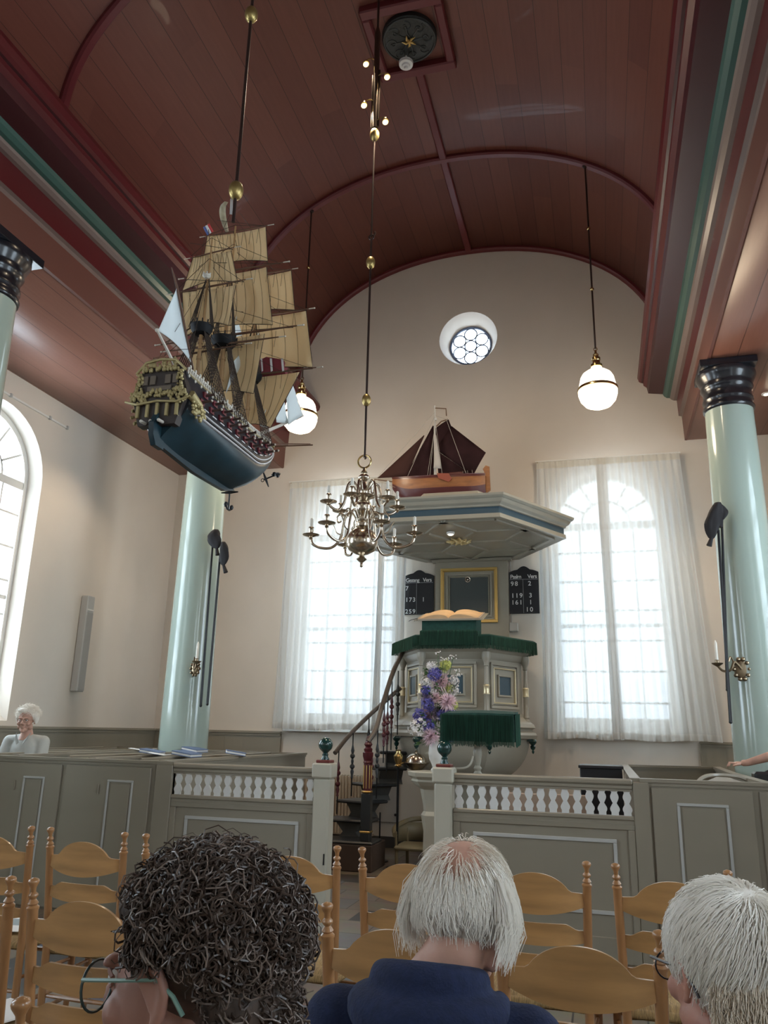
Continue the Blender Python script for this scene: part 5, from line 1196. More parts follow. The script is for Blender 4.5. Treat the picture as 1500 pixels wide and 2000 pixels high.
b.tube([(SX - .15, ys - .03, KZ + .315), (SX - .09, ys - .035, KZ + .295), (SX, ys - .035, KZ + .305), (SX + .09, ys - .035, KZ + .295), (SX + .15, ys - .03, KZ + .315)], .005, 6)
for x in (-.09, -.045, 0, .045, .09): b.box(SX + x - .006, SX + x + .006, ys - .03, ys - .01, KZ + .24, KZ + .30)
b.tube([(SX - .115, ys - .025, KZ + .44), (SX - .07, ys - .03, KZ + .485), (SX, ys - .03, KZ + .495), (SX + .07, ys - .03, KZ + .485), (SX + .115, ys - .025, KZ + .44)], .006, 6)
b.build('stern_carving', g1, ship, angle=0)
b = B(); b.box(SX - .055, SX + .055, ys - .028, ys - .018, KZ + .355, KZ + .375); 
for x in (-.07, -.035, .035, .07): b.box(SX + x - .012, SX + x + .012, ys - .026, ys - .018, KZ + .385, KZ + .425)
b.build('gallery_windows', mat('gallery_glass', (.16, .13, .10), .3), ship)
b = B(); 
for x in (-.05, -.01, .03): b.cyl((SX + x, ys - .01, KZ + .215), (SX + x, ys - .05, KZ + .212), .007, n=8)
for x in (-.05, .03): b.ell((SX + x, ys - .052, KZ + .212), .007, 8, 6)
b.build('stern_chaser', ivory, ship)
for sg in (-1, 1):
    b = B(); 
    b.tube([(SX + sg*.128, Y0 + .0, KZ + .34), (SX + sg*.135, Y0 + .06, KZ + .315), (SX + sg*.130, Y0 + .13, KZ + .28)], [.022, .020, .010], 8)
    for k in range(26): b.ell((SX + sg*(.137 + random.uniform(0, .012)), Y0 + random.uniform(.0, .11), KZ + .33 - random.uniform(0, .08)), random.uniform(.006, .011), 6, 4)
    b.build('quarter_gallery', g1, ship, angle=50)
b = B()
for x in (-.05, 0, .05): b.cyl((SX + x, ys, KZ + .46), (SX + x, ys - .01, KZ + .485), .004, n=6); b.lathe([(.004, .48), (.008, .485), (.010, .50), (.004, .51), (0, .515)], (SX + x, ys - .01, KZ), 8)
b.build('stern_lantern', g1, ship)
KZ = KZ0
# masts, yards
mastm = mat('mast_brown', (.34, .19, .08), .4, noise=.3, nscale=12, stretch=(4, 4, .4)); yardm = mat('yard_brown', (.12, .055, .030), .45); rope = mat('tarred_rope', (.040, .024, .015), .9)
sailt = cloth_sheer('sail_canvas', (.84, .66, .40), .30, 0.); sailw = cloth_sheer('sail_white', (.80, .84, .84), .30, 0.)
MA = {'mizzen': (2.90, .33, 1.135, .010), 'main': (3.12, .27, 1.36, .014), 'fore': (3.43, .27, 1.24, .012)}
for nme, (y, z0, z1, r) in MA.items():
    zm = z0 + (z1 - z0)*.38
    b = B(); b.cyl((SX, y, KZ + z0 - .05), (SX, y, KZ + zm + .03), r, r*.85, n=12)
    b.cyl((SX, y + .012, KZ + zm - .03), (SX, y + .012, KZ + z0 + (z1-z0)*.74), r*.75, r*.6, n=10); b.cyl((SX, y + .018, KZ + z0 + (z1-z0)*.70), (SX, y + .018, KZ + z1), r*.5, r*.35, n=8)
    for zz in (.1, .2, .3): b.lathe([(r*1.15, -.008), (r*1.15, .008)], (SX, y, KZ + z0 + zz*(z1-z0)), 12)
    mo = b.build(nme + '_mast', mastm, ship)
    b = B(); R_ = .062 if nme != 'mizzen' else .05; b.lathe([(.02, -.028), (R_*.75, -.022), (R_, .0), (R_*1.04, .018), (R_*.96, .018), (R_*.93, .003), (.0, .0)], (SX, y, KZ + zm), 24)
    for k in range(12): b.cyl((SX + R_*.98*math.cos(k*PI/6), y + R_*.98*math.sin(k*PI/6), KZ + zm + .015), (SX + R_*math.cos(k*PI/6), y + R_*math.sin(k*PI/6), KZ + zm + .035), .003, n=5)
    b.build('top', mat('top_black_' + nme, (.008, .008, .009), .6, spec=.2), mo)
    zc2 = z0 + (z1-z0)*.73; b = B(); b.lathe([(.010, -.010), (.020, 0), (.020, .006), (.01, .006)], (SX, y, KZ + zc2), 14)
    for k in range(6): b.ell((SX + .017*math.cos(k*PI/3), y + .017*math.sin(k*PI/3), KZ + zc2 + .012), .005, 6, 4)
    b.build('crosstree', ivory, mo)
def yard(y, z, hw, r=.006, tilt=0., name='yard', off=.03):
    b = B(); a = Vector((SX - hw, y + off, z - tilt)); c = Vector((SX + hw, y + off, z + tilt)); mid = (a + c)/2
    b.tube([a, a.lerp(mid, .5), mid, c.lerp(mid, .5), c], [r*.5, r*.85, r, r*.85, r*.5], 8)
    o = b.build(name, yardm, ship)
    for e, s in ((a, -1), (c, 1)): b = B(); b.cyl(e, e + Vector((s*.03, 0, 0)), r*.55, n=6); b.ell(e + Vector((s*.032, 0, 0)), r*.8, 6, 4); b.build('yard_tip', ivory, o)
    return a, c
def sqsail(y, zt_, hwt, zb, hwb, off=.03, bul=.05, m=None, name='sail'):
    P = [Vector((SX - hwt, y + off, zt_)), Vector((SX + hwt, y + off, zt_)), Vector((SX + hwb, y + off + .01, zb)), Vector((SX - hwb, y + off + .01, zb))]; n = 12
    def f(u, v):
        a = P[0].lerp(P[1], u); c = P[3].lerp(P[2], u); p = a.lerp(c, v); edge = math.sin(PI*u)
        return p + Vector((0, bul*edge**.7*math.sin(PI*min(1, v*.85 + .08)), .035*edge*max(0, v - .6)/.4))
    b = B(); b.grid(f, 16, n); o = b.build(name, m or sailt, ship, angle=180, solid=.0015)
    b = B()
    for k in range(1, 8): b.tube([f(k/8, j/8) + Vector((0, -.0015, 0)) for j in range(9)], .0008, 3, cap=False)
    b.tube([f(0, j/8) for j in range(9)] + [f(i/8, 1) for i in range(1, 9)] + [f(1, 1 - j/8) for j in range(1, 9)], .0018, 4)
    b.build('seam', rope, o, angle=0)
# main
yard(3.12, 3.975, .175, .004, .004); sqsail(3.12, 3.972, .165, 3.775, .185)
yard(3.12, 3.742, .275, .006, .006); sqsail(3.12, 3.735, .185, 3.41, .235, bul=.07)
yard(3.12, 3.375, .37, .007, .008); yard(3.12, 3.30, .30, .006, .004, off=-.02)
sqsail(3.12, 3.36, .20, 3.05, .16, bul=.05)
# fore
yard(3.43, 3.915, .19, .0045, .004); sqsail(3.43, 3.91, .185, 3.67, .215)
yard(3.43, 3.655, .30, .006, .006); sqsail(3.43, 3.65, .285, 3.32, .335, bul=.06)
yard(3.43, 3.305, .36, .0065, .006); sqsail(3.43, 3.295, .27, 3.00, .12, bul=.05)
# mizzen
yard(2.90, 3.70, .115, .004, .012); sqsail(2.90, 3.695, .10, 3.52, .145, bul=.03)
yard(2.90, 3.515, .19, .005, .012); sqsail(2.90, 3.505, .14, 3.30, .115, bul=.035)
yard(2.90, 3.175, .21, .005, .015)
# lateen
lt0, lt1 = Vector((SX, 2.62, 3.43)), Vector((SX, 2.90, 3.06)); lt0 = atX(335, 522, SX - .03); lt1 = atX(377, 722, SX - .03); lt2_ = atX(346, 562, SX - .03)
b = B(); b.tube([lt0, lt2_, lt1], [.003, .006, .005], 8); b.build('lateen_yard', yardm, ship)
b = B(); cl_ = atX(309, 646, SX - .03); P = [lt2_, lt1 + Vector((0, 0, .02)), atX(380, 735, SX - .03), cl_]
def fl_(u, v):
    a = P[0].lerp(P[1], v); c = P[0].lerp(P[3], min(1, v*1.0)); e = a.lerp(c, u) if v < 1 else P[1].lerp(P[3], u); return e + Vector((-.03*math.sin(PI*u)*math.sin(PI*v), 0, .02*math.sin(PI*u)*v))
b.grid(fl_, 10, 14); b.build('lateen_sail', sailw, ship, angle=180, solid=.0015)
b = B(); a = atX(307, 645, SX); c = atX(343, 716, SX); b.cyl(a, c, .0055, .007, n=8); b.ell(a, .009, 8, 6); b.build('ensign_staff', ivory, ship)
b = B(); b.cyl(c, atX(350, 745, SX), .006, n=6); b.tube([atX(300, 700, SX), atX(318, 695, SX), atX(326, 700, SX)], .003, 5); b.build('stern_boom', yardm, ship)
# staysails and jibs
def tri(p, m=sailw, name='staysail', bul=(0, 0, 0)):
    P = [Vector(q) for q in p]; bl = Vector(bul)
    def f(u, v): return P[0].lerp(P[1].lerp(P[2], u), v) + bl*math.sin(PI*u)*math.sin(PI*v)
    b = B(); b.grid(f, 8, 10); return b.build(name, m, ship, angle=180, solid=.0015)
tri([at(506, 650, 3.36), at(457, 705, 3.15), at(441, 768, 3.14)], bul=(.02, 0, 0)); tri([at(462, 617, 3.2), at(473, 655, 3.3), at(452, 660, 3.18)])
tri([at(470, 735, 3.2), at(458, 742, 3.2), at(462, 756, 3.2)])
tri([at(556, 722, 3.72), at(563, 830, 3.80), at(592, 810, 4.05)], name='jib', bul=(.03, 0, 0)); tri([at(536, 740, 3.62), at(540, 825, 3.66), at(565, 828, 3.88)], name='jib', bul=(.03, 0, 0)); tri([at(519, 798, 3.5), at(507, 832, 3.5), at(522, 835, 3.55)], name='jib')
# awning with white stripes at the fore top, bowsprit
b = B(); p = [at(487, 712, 3.46), at(520, 697, 3.46), at(553, 702, 3.46), at(553, 722, 3.46), at(488, 737, 3.46)]
b.add([q for q in p] + [q + Vector((0, .06, -.01)) for q in p], [(0, 4, 3, 2, 1), (5, 6, 7, 8, 9)] + [(i, (i+1) % 5, 5 + (i+1) % 5, 5+i) for i in range(5)]); aw = b.build('top_cloth', mat('crimson_cloth', (.17, .02, .03), .8), ship, angle=0)
b = B()
for (x0, x1) in ((509, 512), (527, 531), (549, 553)): 
    q = [at(x0, 700, 3.452), at(x1, 700, 3.452), at(x1 + 2, 724, 3.452), at(x0 + 2, 726, 3.452)]; b.add(q, [(0, 3, 2, 1)])
b.build('white_stripe', wht, aw, angle=0, solid=.001)
bs0, bs1 = Vector((SX, 3.55, KZ + .36)), at(592, 812, 4.05)
b = B(); b.cyl(bs0, bs1, .011, .006, n=10); b.build('bowsprit', mat('bowsprit_white', (.55, .50, .45), .5), ship)
b = B(); b.cyl(Vector((SX, 3.62, KZ + .34)), at(606, 867, 4.1), .005, .003, n=8); b.cyl((SX - .12, 3.95, 3.09), (SX + .16, 3.98, 3.09), .004, n=6); b.build('spritsail_yard', yardm, ship)
b = B(); b.tube(bez([(SX, 3.62, KZ + .26), (SX, 3.70, KZ + .28), (SX, 3.76, KZ + .34), (SX, 3.78, KZ + .39)], 5), [.018 - .0007*i for i in range(16)], 8)
for k in range(8): b.ell((SX, 3.70 + .01*k, KZ + .30 + .012*k), (.018, .012, .014), 6, 4)
b.build('figurehead', g1, ship)
for sg in (-1, 1): b = B(); b.tube(bez([(SX + sg*.05, 3.60, KZ + .30), (SX + sg*.03, 3.70, KZ + .29), (SX, 3.77, KZ + .33)], 5), .005, 5); b.tube(bez([(SX + sg*.05, 3.58, KZ + .33), (SX + sg*.03, 3.70, KZ + .33), (SX, 3.78, KZ + .37)], 5), .005, 5); b.build('head_rail', ivory, ship)
# shrouds and ratlines
b = B()
for nme, (y, z0, z1, r) in MA.items():
    zm = KZ + z0 + (z1 - z0)*.38; zu = KZ + z0 + (z1-z0)*.73; R_ = .055
    for sg in (-1, 1):
        def sh(k, t, lo=True):
            if lo: a = Vector((SX + sg*.13, y - .075 + .024*k, KZ + .26)); c = Vector((SX + sg*.022, y + .006*(k-3), zm)); 
            else: a = Vector((SX + sg*R_, y - .022 + .009*k, zm + .01)); c = Vector((SX + sg*.006, y + .012, zu))
            return a.lerp(c, t)
        if nme == 'mizzen': pass
        for k in range(7): b.cyl(sh(k, 0), sh(k, 1), .0024, n=4)
        for j in range(1, 19): b.tube([sh(0, j/20), sh(6, j/20)], .0016, 3, cap=False)
        for k in range(5): b.cyl(sh(k, 0, False), sh(k, 1, False), .0018, n=4)
        for j in range(1, 15): b.tube([sh(0, j/16, False), sh(4, j/16, False)], .0012, 3, cap=False)
b.build('shrouds', rope, ship, angle=0)
b = B()
def ln(a, c, r=.0014): b.cyl(a, c, r, n=3)
T = lambda nme, f: Vector((SX, MA[nme][0], KZ + MA[nme][1] + (MA[nme][2] - MA[nme][1])*f))
ln(T('fore', .98), bs1); ln(T('fore', .72), bs1.lerp(bs0, .2)); ln(T('fore', .38), bs1.lerp(bs0, .5)); ln(T('main', .96), T('fore', .73)); ln(T('main', .72), T('fore', .38)); ln(T('main', .38), T('fore', .05)); ln(T('mizzen', .95), T('main', .6)); ln(T('mizzen', .7), T('main', .36)); ln(T('mizzen', .38), T('main', .02))
for nme, zs_, hw in (('main', 3.975, .17), ('main', 3.742, .26), ('main', 3.375, .35), ('fore', 3.915, .18), ('fore', 3.655, .29), ('fore', 3.305, .34), ('mizzen', 3.70, .11), ('mizzen', 3.515, .18), ('mizzen', 3.175, .2)):
    y = MA[nme][0]
    for sg in (-1, 1):
        e = Vector((SX + sg*hw, y + .03, zs_)); ln(e, Vector((SX, y + .01, min(zs_ + .14, KZ + MA[nme][2])))); ln(e, Vector((SX + sg*.03, y - .22, zs_ - .12)))
        ln(Vector((SX + sg*hw*.5, y + .03, zs_)), Vector((SX + sg*.03, y, zs_ + .08)))
        for k in range(3): a = Vector((SX + sg*hw*(.25 + .25*k), y + .025, zs_ - .01)); b.tube([a, a + Vector((.004, -.012, -.05)), a + Vector((-.002, -.006, -.09))], .0010, 3, cap=False)
for sg in (-1, 1):
    ln((SX + sg*.09, 2.66, KZ + .31), T('mizzen', .7)); ln((SX + sg*.13, 3.02, KZ + .33), T('main', .7)); ln((SX + sg*.10, 3.5, KZ + .32), bs1)
b.build('running_rigging', rope, ship, angle=0)
b = B(); p = [at(441, 393, 3.14), at(434, 402, 3.16), at(433, 418, 3.18), at(437, 436, 3.18), at(442, 452, 3.14)]
cr = bez(p, 5); vs = []; 
for i, q in enumerate(cr): w = .018*math.sin(PI*(.12 + .8*i/len(cr))) + .004; vs += [q + Vector((-w*.6, 0, 0)), q + Vector((w*.9, .01, 0))]
b.add(vs, [(2*i, 2*i+1, 2*i+3, 2*i+2) for i in range(len(cr)-1)]); b.build('main_pennant', mat('old_pennant', (.42, .36, .24), .6, noise=.4, nscale=20), ship, angle=180, solid=.0015)
b = B(); q = at(450, 388, 3.14); b.add([q, q + Vector((.014, 0, .0)), q + Vector((.020, 0, -.10)), q + Vector((.004, 0, -.095))], [(0, 1, 2, 3)]); b.build('main_pennant', wht, ship, angle=0, solid=.0015)
fr_ = at(402, 440, 2.90)
for k, (cc, nm) in enumerate((((.55, .05, .05), 'flag_red'), ((.75, .72, .70), 'flag_white'), ((.10, .14, .35), 'flag_blue'))):
    b = B(); s = .011*k
    for (dx0, dz0, dx1, dz1) in ((0, 0, .03, -.035),):
        b.grid(lambda u, v: fr_ + Vector((.020 - s - .011*v*1.0 + .022*u, -.006*math.sin(u*5), .008 - .006*k - .045*u - .005*v)), 6, 2)
    b.build('flag_band', mat(nm, cc, .7), ship, angle=180, solid=.001)
b = B(); b.cyl(T('mizzen', .95), fr_ + Vector((.01, 0, .02)), .002, n=5); b.build('flag_staff', yardm, ship)
# anchors
def anchor(c, d, label, L=.11):
    c = Vector(c); b = B(); z = Vector((0, 0, -1)).lerp(Vector(d), .9).normalized() if d else Vector((0, 0, -1))
    e = c + z*L; s = Vector((1, 0, 0)) if abs(z.x) < .5 else Vector((.75, .2, -.6)); s = (s - z*s.dot(z)).normalized(); n_ = z.cross(s)
    b.tube([c, e], .004, 6); st = c + z*.012; b.tube([st - s*.045, st, st + s*.045], [.003, .008, .003], 6)
    b.tube(bez([e - n_*.035 - z*.03, e - n_*.02 - z*.004, e, e + n_*.02 - z*.004, e + n_*.035 - z*.03], 4), .005, 6)
    for g in (-1, 1): b.ell(e + n_*g*.03 - z*.018, (.012, .008, .014), 6, 4)
    b.ring(c - z*.006, .009, .002, 'Y', 10, 5); return b.build('anchor', M['metal_dark'], ship)
anchor(at(449, 957, 3.33), None, '', .10); anchor(at(515, 937, 3.6), (.55, 0, .30), '', .09)
# suspension rod of the ship
sr = thing('ship_rod', 'dark suspension rod with two gilt wooden balls above the big ship model', 'rod', (SX, 3.11, 4.0))
b = B(); b.cyl((SX, 3.11, 4.0), (SX, 3.11, zc_ - .004), .009, n=8); b.build('rod', M['ironrod'], sr)
egg((SX, 3.11, 4.19), .038, .052, sr); egg((SX, 3.11, 5.35), .036, .050, sr)
# ================================================================== LADDER-BACK CHAIRS
def chair_master():
    root = thing('ladderback_chair', 'x', 'chair', (0, 0, 0))
    prof = [(.0175, .0), (.0175, .045), (.0205, .05), (.0205, .056), (.014, .062), (.018, .068), (.0145, .074), (.009, .081), (.0165, .090), (.0165, .095), (.0085, .103), (.0095, .116), (.0175, .130), (.0185, .136), (.016, .142), (.008, .146), (0, .148)]
    for s in (-1, 1):
        base = Vector((s*.195, .03, 0)); seat = Vector((s*.198, .012, .46)); top = Vector((s*.210, -.035, .868))
        b = B(); b.tube([base, base.lerp(seat, .5), seat, seat.lerp(top, .5), top], [.0155, .018, .0185, .0178, .0178], 14)
        d = (top - seat).normalized(); R = Vector((0, 0, 1)).rotation_difference(d).to_matrix().to_4x4()
        b.X = Matrix.Translation(top - d*.012) @ R; b.lathe(prof, (0, 0, 0), 18); b.X = Matrix.Identity(4)
        b.build('back_post', M['postwood'], root, angle=45)
        b = B(); b.tube([(s*.225, .405, 0), (s*.228, .405, .30), (s*.228, .402, .455)], [.014, .019, .019], 12); b.lathe([(.019, 0), (.021, .006), (.018, .016), (.008, .022), (0, .023)], (s*.228, .402, .455), 12); b.build('leg', M['postwood'], root, angle=45)
    def slat(z0, z1, kind):
        x0 = .198 if z0 > .7 else .194
        def edge(u):
            a = abs(2*u - 1)
            if kind == 'crest':
                up = (1 - min(1, a/.72)**2.2)**.75 if a < .72 else 0; t = max(0, 1 - a/.9); return z0 + .035 - .035*(1 - a**2), z0 + .085 + (z1 - z0 - .085)*up + (.006 if a > .72 else 0) * (1 - (a-.72)/.28)
            return z0 + .016*a**2, z1 - .022*max(0, min(1, (a - .62)/.22))**1.2
        def f(u, v, side):
            z = (z0 + z1)/2; y0 = .012 - .047*(z - .46)/.408; bow = -.035*(1 - (2*u - 1)**2)
            lo, hi = edge(u); return (x0*(2*u - 1), y0 + bow + side*.0055, lo + (hi - lo)*v)
        n, m_ = 32, 5; b = B(); vs = [f(i/n, j/m_, sd) for sd in (-1, 1) for i in range(n+1) for j in range(m_+1)]; k = (n+1)*(m_+1); fs = []
        for sd in (0, 1):
            for i in range(n):
                for j in range(m_):
                    q = (sd*k + i*(m_+1)+j, sd*k + (i+1)*(m_+1)+j, sd*k + (i+1)*(m_+1)+j+1, sd*k + i*(m_+1)+j+1); fs.append(q if sd == 0 else tuple(reversed(q)))
        for i in range(n): 
            for j in (0, m_): q = (i*(m_+1)+j, (i+1)*(m_+1)+j, k+(i+1)*(m_+1)+j, k+i*(m_+1)+j); fs.append(q if j else tuple(reversed(q)))
        for i in (0, n):
            for j in range(m_): fs.append((i*(m_+1)+j, i*(m_+1)+j+1, k+i*(m_+1)+j+1, k+i*(m_+1)+j))
        b.add(vs, fs); return b.build('slat', M['chairwood'], root, angle=40)
    slat(.790, .948, 'crest'); slat(.672, .756, 's'); slat(.560, .636, 's')
    b = B()
    def seat(u, v):
        w = .195 + .035*v; x = w*(2*u - 1); y = .03 + .385*v; dx = 1 - abs(2*u-1); dy = 1 - abs(2*v-1); e = min(dx, dy)
        return (x, y, .455 + .020*min(1, e*5)**.5 - .012*max(0, 1 - abs(dx-dy)*12)*(.3 + e) - .010*e)
    b.grid(seat, 24, 24); 
    b.grid(lambda u, v: Vector(seat(u, v)) * 1 - Vector((0, 0, .035 - .0*v)), 8, 8)
    rim = [(0, i/24) for i in range(25)] + [(i/24, 1) for i in range(1, 25)] + [(1, 1 - i/24) for i in range(1, 25)] + [(1 - i/24, 0) for i in range(1, 24)]
    b.tube([Vector(seat(*r)) - Vector((0, 0, .014)) for r in rim], .018, 8, closed=True)
    b.build('rush_seat', M['rush'], root, angle=60)
    for nm, p, q in (('stretcher', (-.195, .03, .30), (-.225, .40, .30)), ('stretcher', (.195, .03, .30), (.225, .40, .30)), ('stretcher', (-.195, .03, .18), (-.225, .40, .18)), ('stretcher', (.195, .03, .18), (.225, .40, .18)),
                     ('stretcher', (-.225, .40, .33), (.225, .40, .33)), ('stretcher', (-.195, .028, .24), (.195, .028, .24))):
        b = B(); mid = (Vector(p) + Vector(q))/2; b.tube([p, mid, q], [.008, .012, .008], 8); b.build(nm, M['postwood'], root)
    return root
cm = chair_master(); first = True
def put_chair(x, y, rz, label, grp):
    global first
    if first: first = False; cm.location = (x, y, 0); cm.rotation_euler = (0, 0, rz); cm['label'] = label; cm['group'] = grp; return cm
    return dup(cm, (x, y, 0), rz, label, grp)
far = ['front-row ladderback chair at the left edge, a sheet of paper on its rush seat', 'front-row ladderback chair standing fully in view before the outlined left pew door',
       'front-row ladderback chair hidden behind the curly head, only its left knob showing', 'front-row ladderback chair between the curly head and the open gate',
       'front-row ladderback chair right in front of the gate opening', 'front-row ladderback chair just right of the wispy white head, before the right balustrade', 'front-row ladderback chair partly behind the white-haired man at right']
for k in range(7): put_chair(-3.01 + .541*k, 3.64, random.Random(k).uniform(-.03, .03), far[k], 'front row of wooden chairs')
near = ['second-row ladderback chair cut off at the left edge', 'second-row ladderback chair left of the man with curly hair and glasses', 'second-row ladderback chair completely behind the curly-haired man',
        'second-row ladderback chair between the curly head and the navy hood', 'second-row ladderback chair with a broad arched top, between the two white-haired people', 'second-row ladderback chair behind the white-haired man at right']
for k in range(6): put_chair(-2.165 + .518*(k), 2.49, random.Random(k+9).uniform(-.03, .03), near[k], 'second row of wooden chairs')
for i, (x, y, lab) in enumerate(((-.87, 1.48, 'nearest ladderback chair at lower left, one big turned knob showing'), (-.35, 1.44, 'ladderback chair the person in the navy hoodie sits on'), (.17, 1.40, 'ladderback chair the white-haired man with dark glasses sits on'), (-.45, .42, 'ladderback chair the curly-haired man sits on'))):
    put_chair(x, y, 0, lab, 'chairs nearest the viewer')
root = thing('service_sheet', 'printed paper sheet lying on the front-row chair seat at the left edge', 'paper', (-3.0, 3.85, .49))
b = B(); b.X = Matrix.Translation((-3.0, 3.84, .486)) @ Matrix.Rotation(.2, 4, 'Z'); b.box(-.10, .10, -.14, .14, 0, .003); b.build('sheet', M['paper'], root)
b = B(); b.X = Matrix.Translation((-3.0, 3.84, .4893)) @ Matrix.Rotation(.2, 4, 'Z'); b.box(-.07, .07, -.02, .11, 0, .0006); b.build('picture', mat('print_grey', (.25, .30, .30), .6), root)
root = thing('service_sheet', 'white booklet on the second-row chair seat at the left edge', 'paper', (-2.2, 2.7, .49))
b = B(); b.X = Matrix.Translation((-2.17, 2.70, .486)) @ Matrix.Rotation(-.3, 4, 'Z'); b.box(-.105, .105, -.15, .15, 0, .006, .001); b.build('sheet', M['paper'], root)

# ================================================================== PEOPLE
def skin_mat(name, col): 
    m = mat(name, col, .5, noise=.12, nscale=18, bump=.06, bscale=120); m.node_tree.nodes['Principled BSDF'].inputs['Subsurface Weight'].default_value = .12; m.node_tree.nodes['Principled BSDF'].inputs['Subsurface Radius'].default_value = (.01, .004, .002); return m
def remesh(o, vox, sm=3):
    r = o.modifiers.new('blend', 'REMESH'); r.mode = 'VOXEL'; r.voxel_size = vox; r.use_smooth_shade = True
    if sm: q = o.modifiers.new('soft', 'SMOOTH'); q.iterations = sm; q.factor = .5
def capsule(b, p, q, r0, r1, n=14):
    p = Vector(p); q = Vector(q); b.tube([p, q], [r0, r1], n); b.ell(p, r0, n, 8); b.ell(q, r1, n, 8)
def head_shape(b, HM):
    """head in its own frame: +y is the face, origin at ear level"""
    X0 = b.X; b.X = HM
    b.ell((0, -.018, .040), (.077, .098, .086), 24, 16); b.ell((0, .030, -.020), (.064, .066, .085), 20, 14)
    b.ell((0, .058, -.085), (.036, .034, .028), 14, 10); b.ell((0, .084, -.098), (.018, .014, .016), 12, 8)
    for s in (-1, 1):
        b.ell((s*.040, .070, -.028), (.024, .020, .022), 12, 8); b.ell((s*.052, .015, -.062), (.018, .045, .026), 12, 8)
        b.ell((s*.028, .086, .022), (.024, .012, .008), 12, 8)
        # ear: rim, lobe, root
        b.tube([(s*.074, .008, -.008), (s*.082, .014, .014), (s*.087, .002, .030), (s*.090, -.016, .024), (s*.088, -.020, .002), (s*.082, -.010, -.022), (s*.078, .002, -.032)], [.005, .0055, .006, .006, .006, .007, .007], 8)
        b.ell((s*.079, -.004, .000), (.006, .016, .024), 10, 8)
    b.tube([(0, .088, .018), (0, .100, .0), (0, .112, -.020)], [.007, .009, .011], 10); b.ell((0, .113, -.026), (.011, .011, .010), 12, 8)
    for s in (-1, 1): b.ell((s*.011, .102, -.030), (.008, .010, .008), 10, 6)
    b.ell((0, .092, -.055), (.021, .009, .0055), 12, 8); b.ell((0, .091, -.066), (.018, .009, .006), 12, 8)
    b.X = X0
def face_details(HM, parent, skin, iris=(.10, .13, .16)):
    for s in (-1, 1):
        b = B(); b.X = HM; b.ell((s*.030, .083, .004), (.0125, .010, .0095), 16, 10); e = b.build('eye', mat('eye_white', (.75, .73, .70), .25) if 'eye_white' not in bpy.data.materials else bpy.data.materials['eye_white'], parent)
        b = B(); b.X = HM; b.ell((s*.030, .0925, .003), (.0050, .002, .0050), 12, 8); b.build('iris', mat('iris', iris, .2) if 'iris' not in bpy.data.materials else bpy.data.materials['iris'], e)
        b = B(); b.X = HM; b.tube(bez([(s*.043, .080, .006), (s*.030, .094, .0125), (s*.017, .088, .006)], 4), .0028, 6); b.tube(bez([(s*.043, .080, .0), (s*.030, .092, -.0055), (s*.017, .088, .0)], 4), .0022, 6); b.build('eyelid', skin, e)
def hair_cap(HM, parent, m, grow=.012, zcut=-.045, ycut=.045, lump=.006, seed=0, name='hair', lo=None):
    b = B(); b.X = HM; random.seed(seed); n, k = 40, 24; ph = [random.uniform(0, 6) for _ in range(6)]
    vs = []; 
    for i in range(k+1):
        th = PI*i/k
        for j in range(n):
            a = 2*PI*j/n; d = Vector((math.sin(th)*math.cos(a), math.sin(th)*math.sin(a), math.cos(th)))
            w = grow + lump*(math.sin(7*a + ph[0] + 3*th)*math.sin(9*th + ph[1]) + .6*math.sin(13*a + ph[2])*math.sin(11*th + ph[3]))
            p = Vector((d.x*(.077 + w), -.018 + d.y*(.098 + w), .040 + d.z*(.086 + w)))
            # pull in below the ears / in front of the hair line so that face stays free
            if p.y > ycut and p.z < .085: p = Vector((p.x*.86, min(p.y, .05)*.9, p.z))
            if p.z < zcut: p = Vector((p.x*.72, p.y*.80, max(p.z, zcut - .012)))
            vs.append(p)
    fs = [(i*n+j, i*n+(j+1) % n, (i+1)*n+(j+1) % n, (i+1)*n+j) for i in range(k) for j in range(n)]
    b.add(vs, fs); return b.build(name, m, parent, angle=180)
def strand(b, pts, r, n=3):
    pts = [Vector(p) for p in pts]; k = len(pts); b.tube(pts, [r*(1 - .6*(i/(k-1))**2) for i in range(k)], n, cap=False)
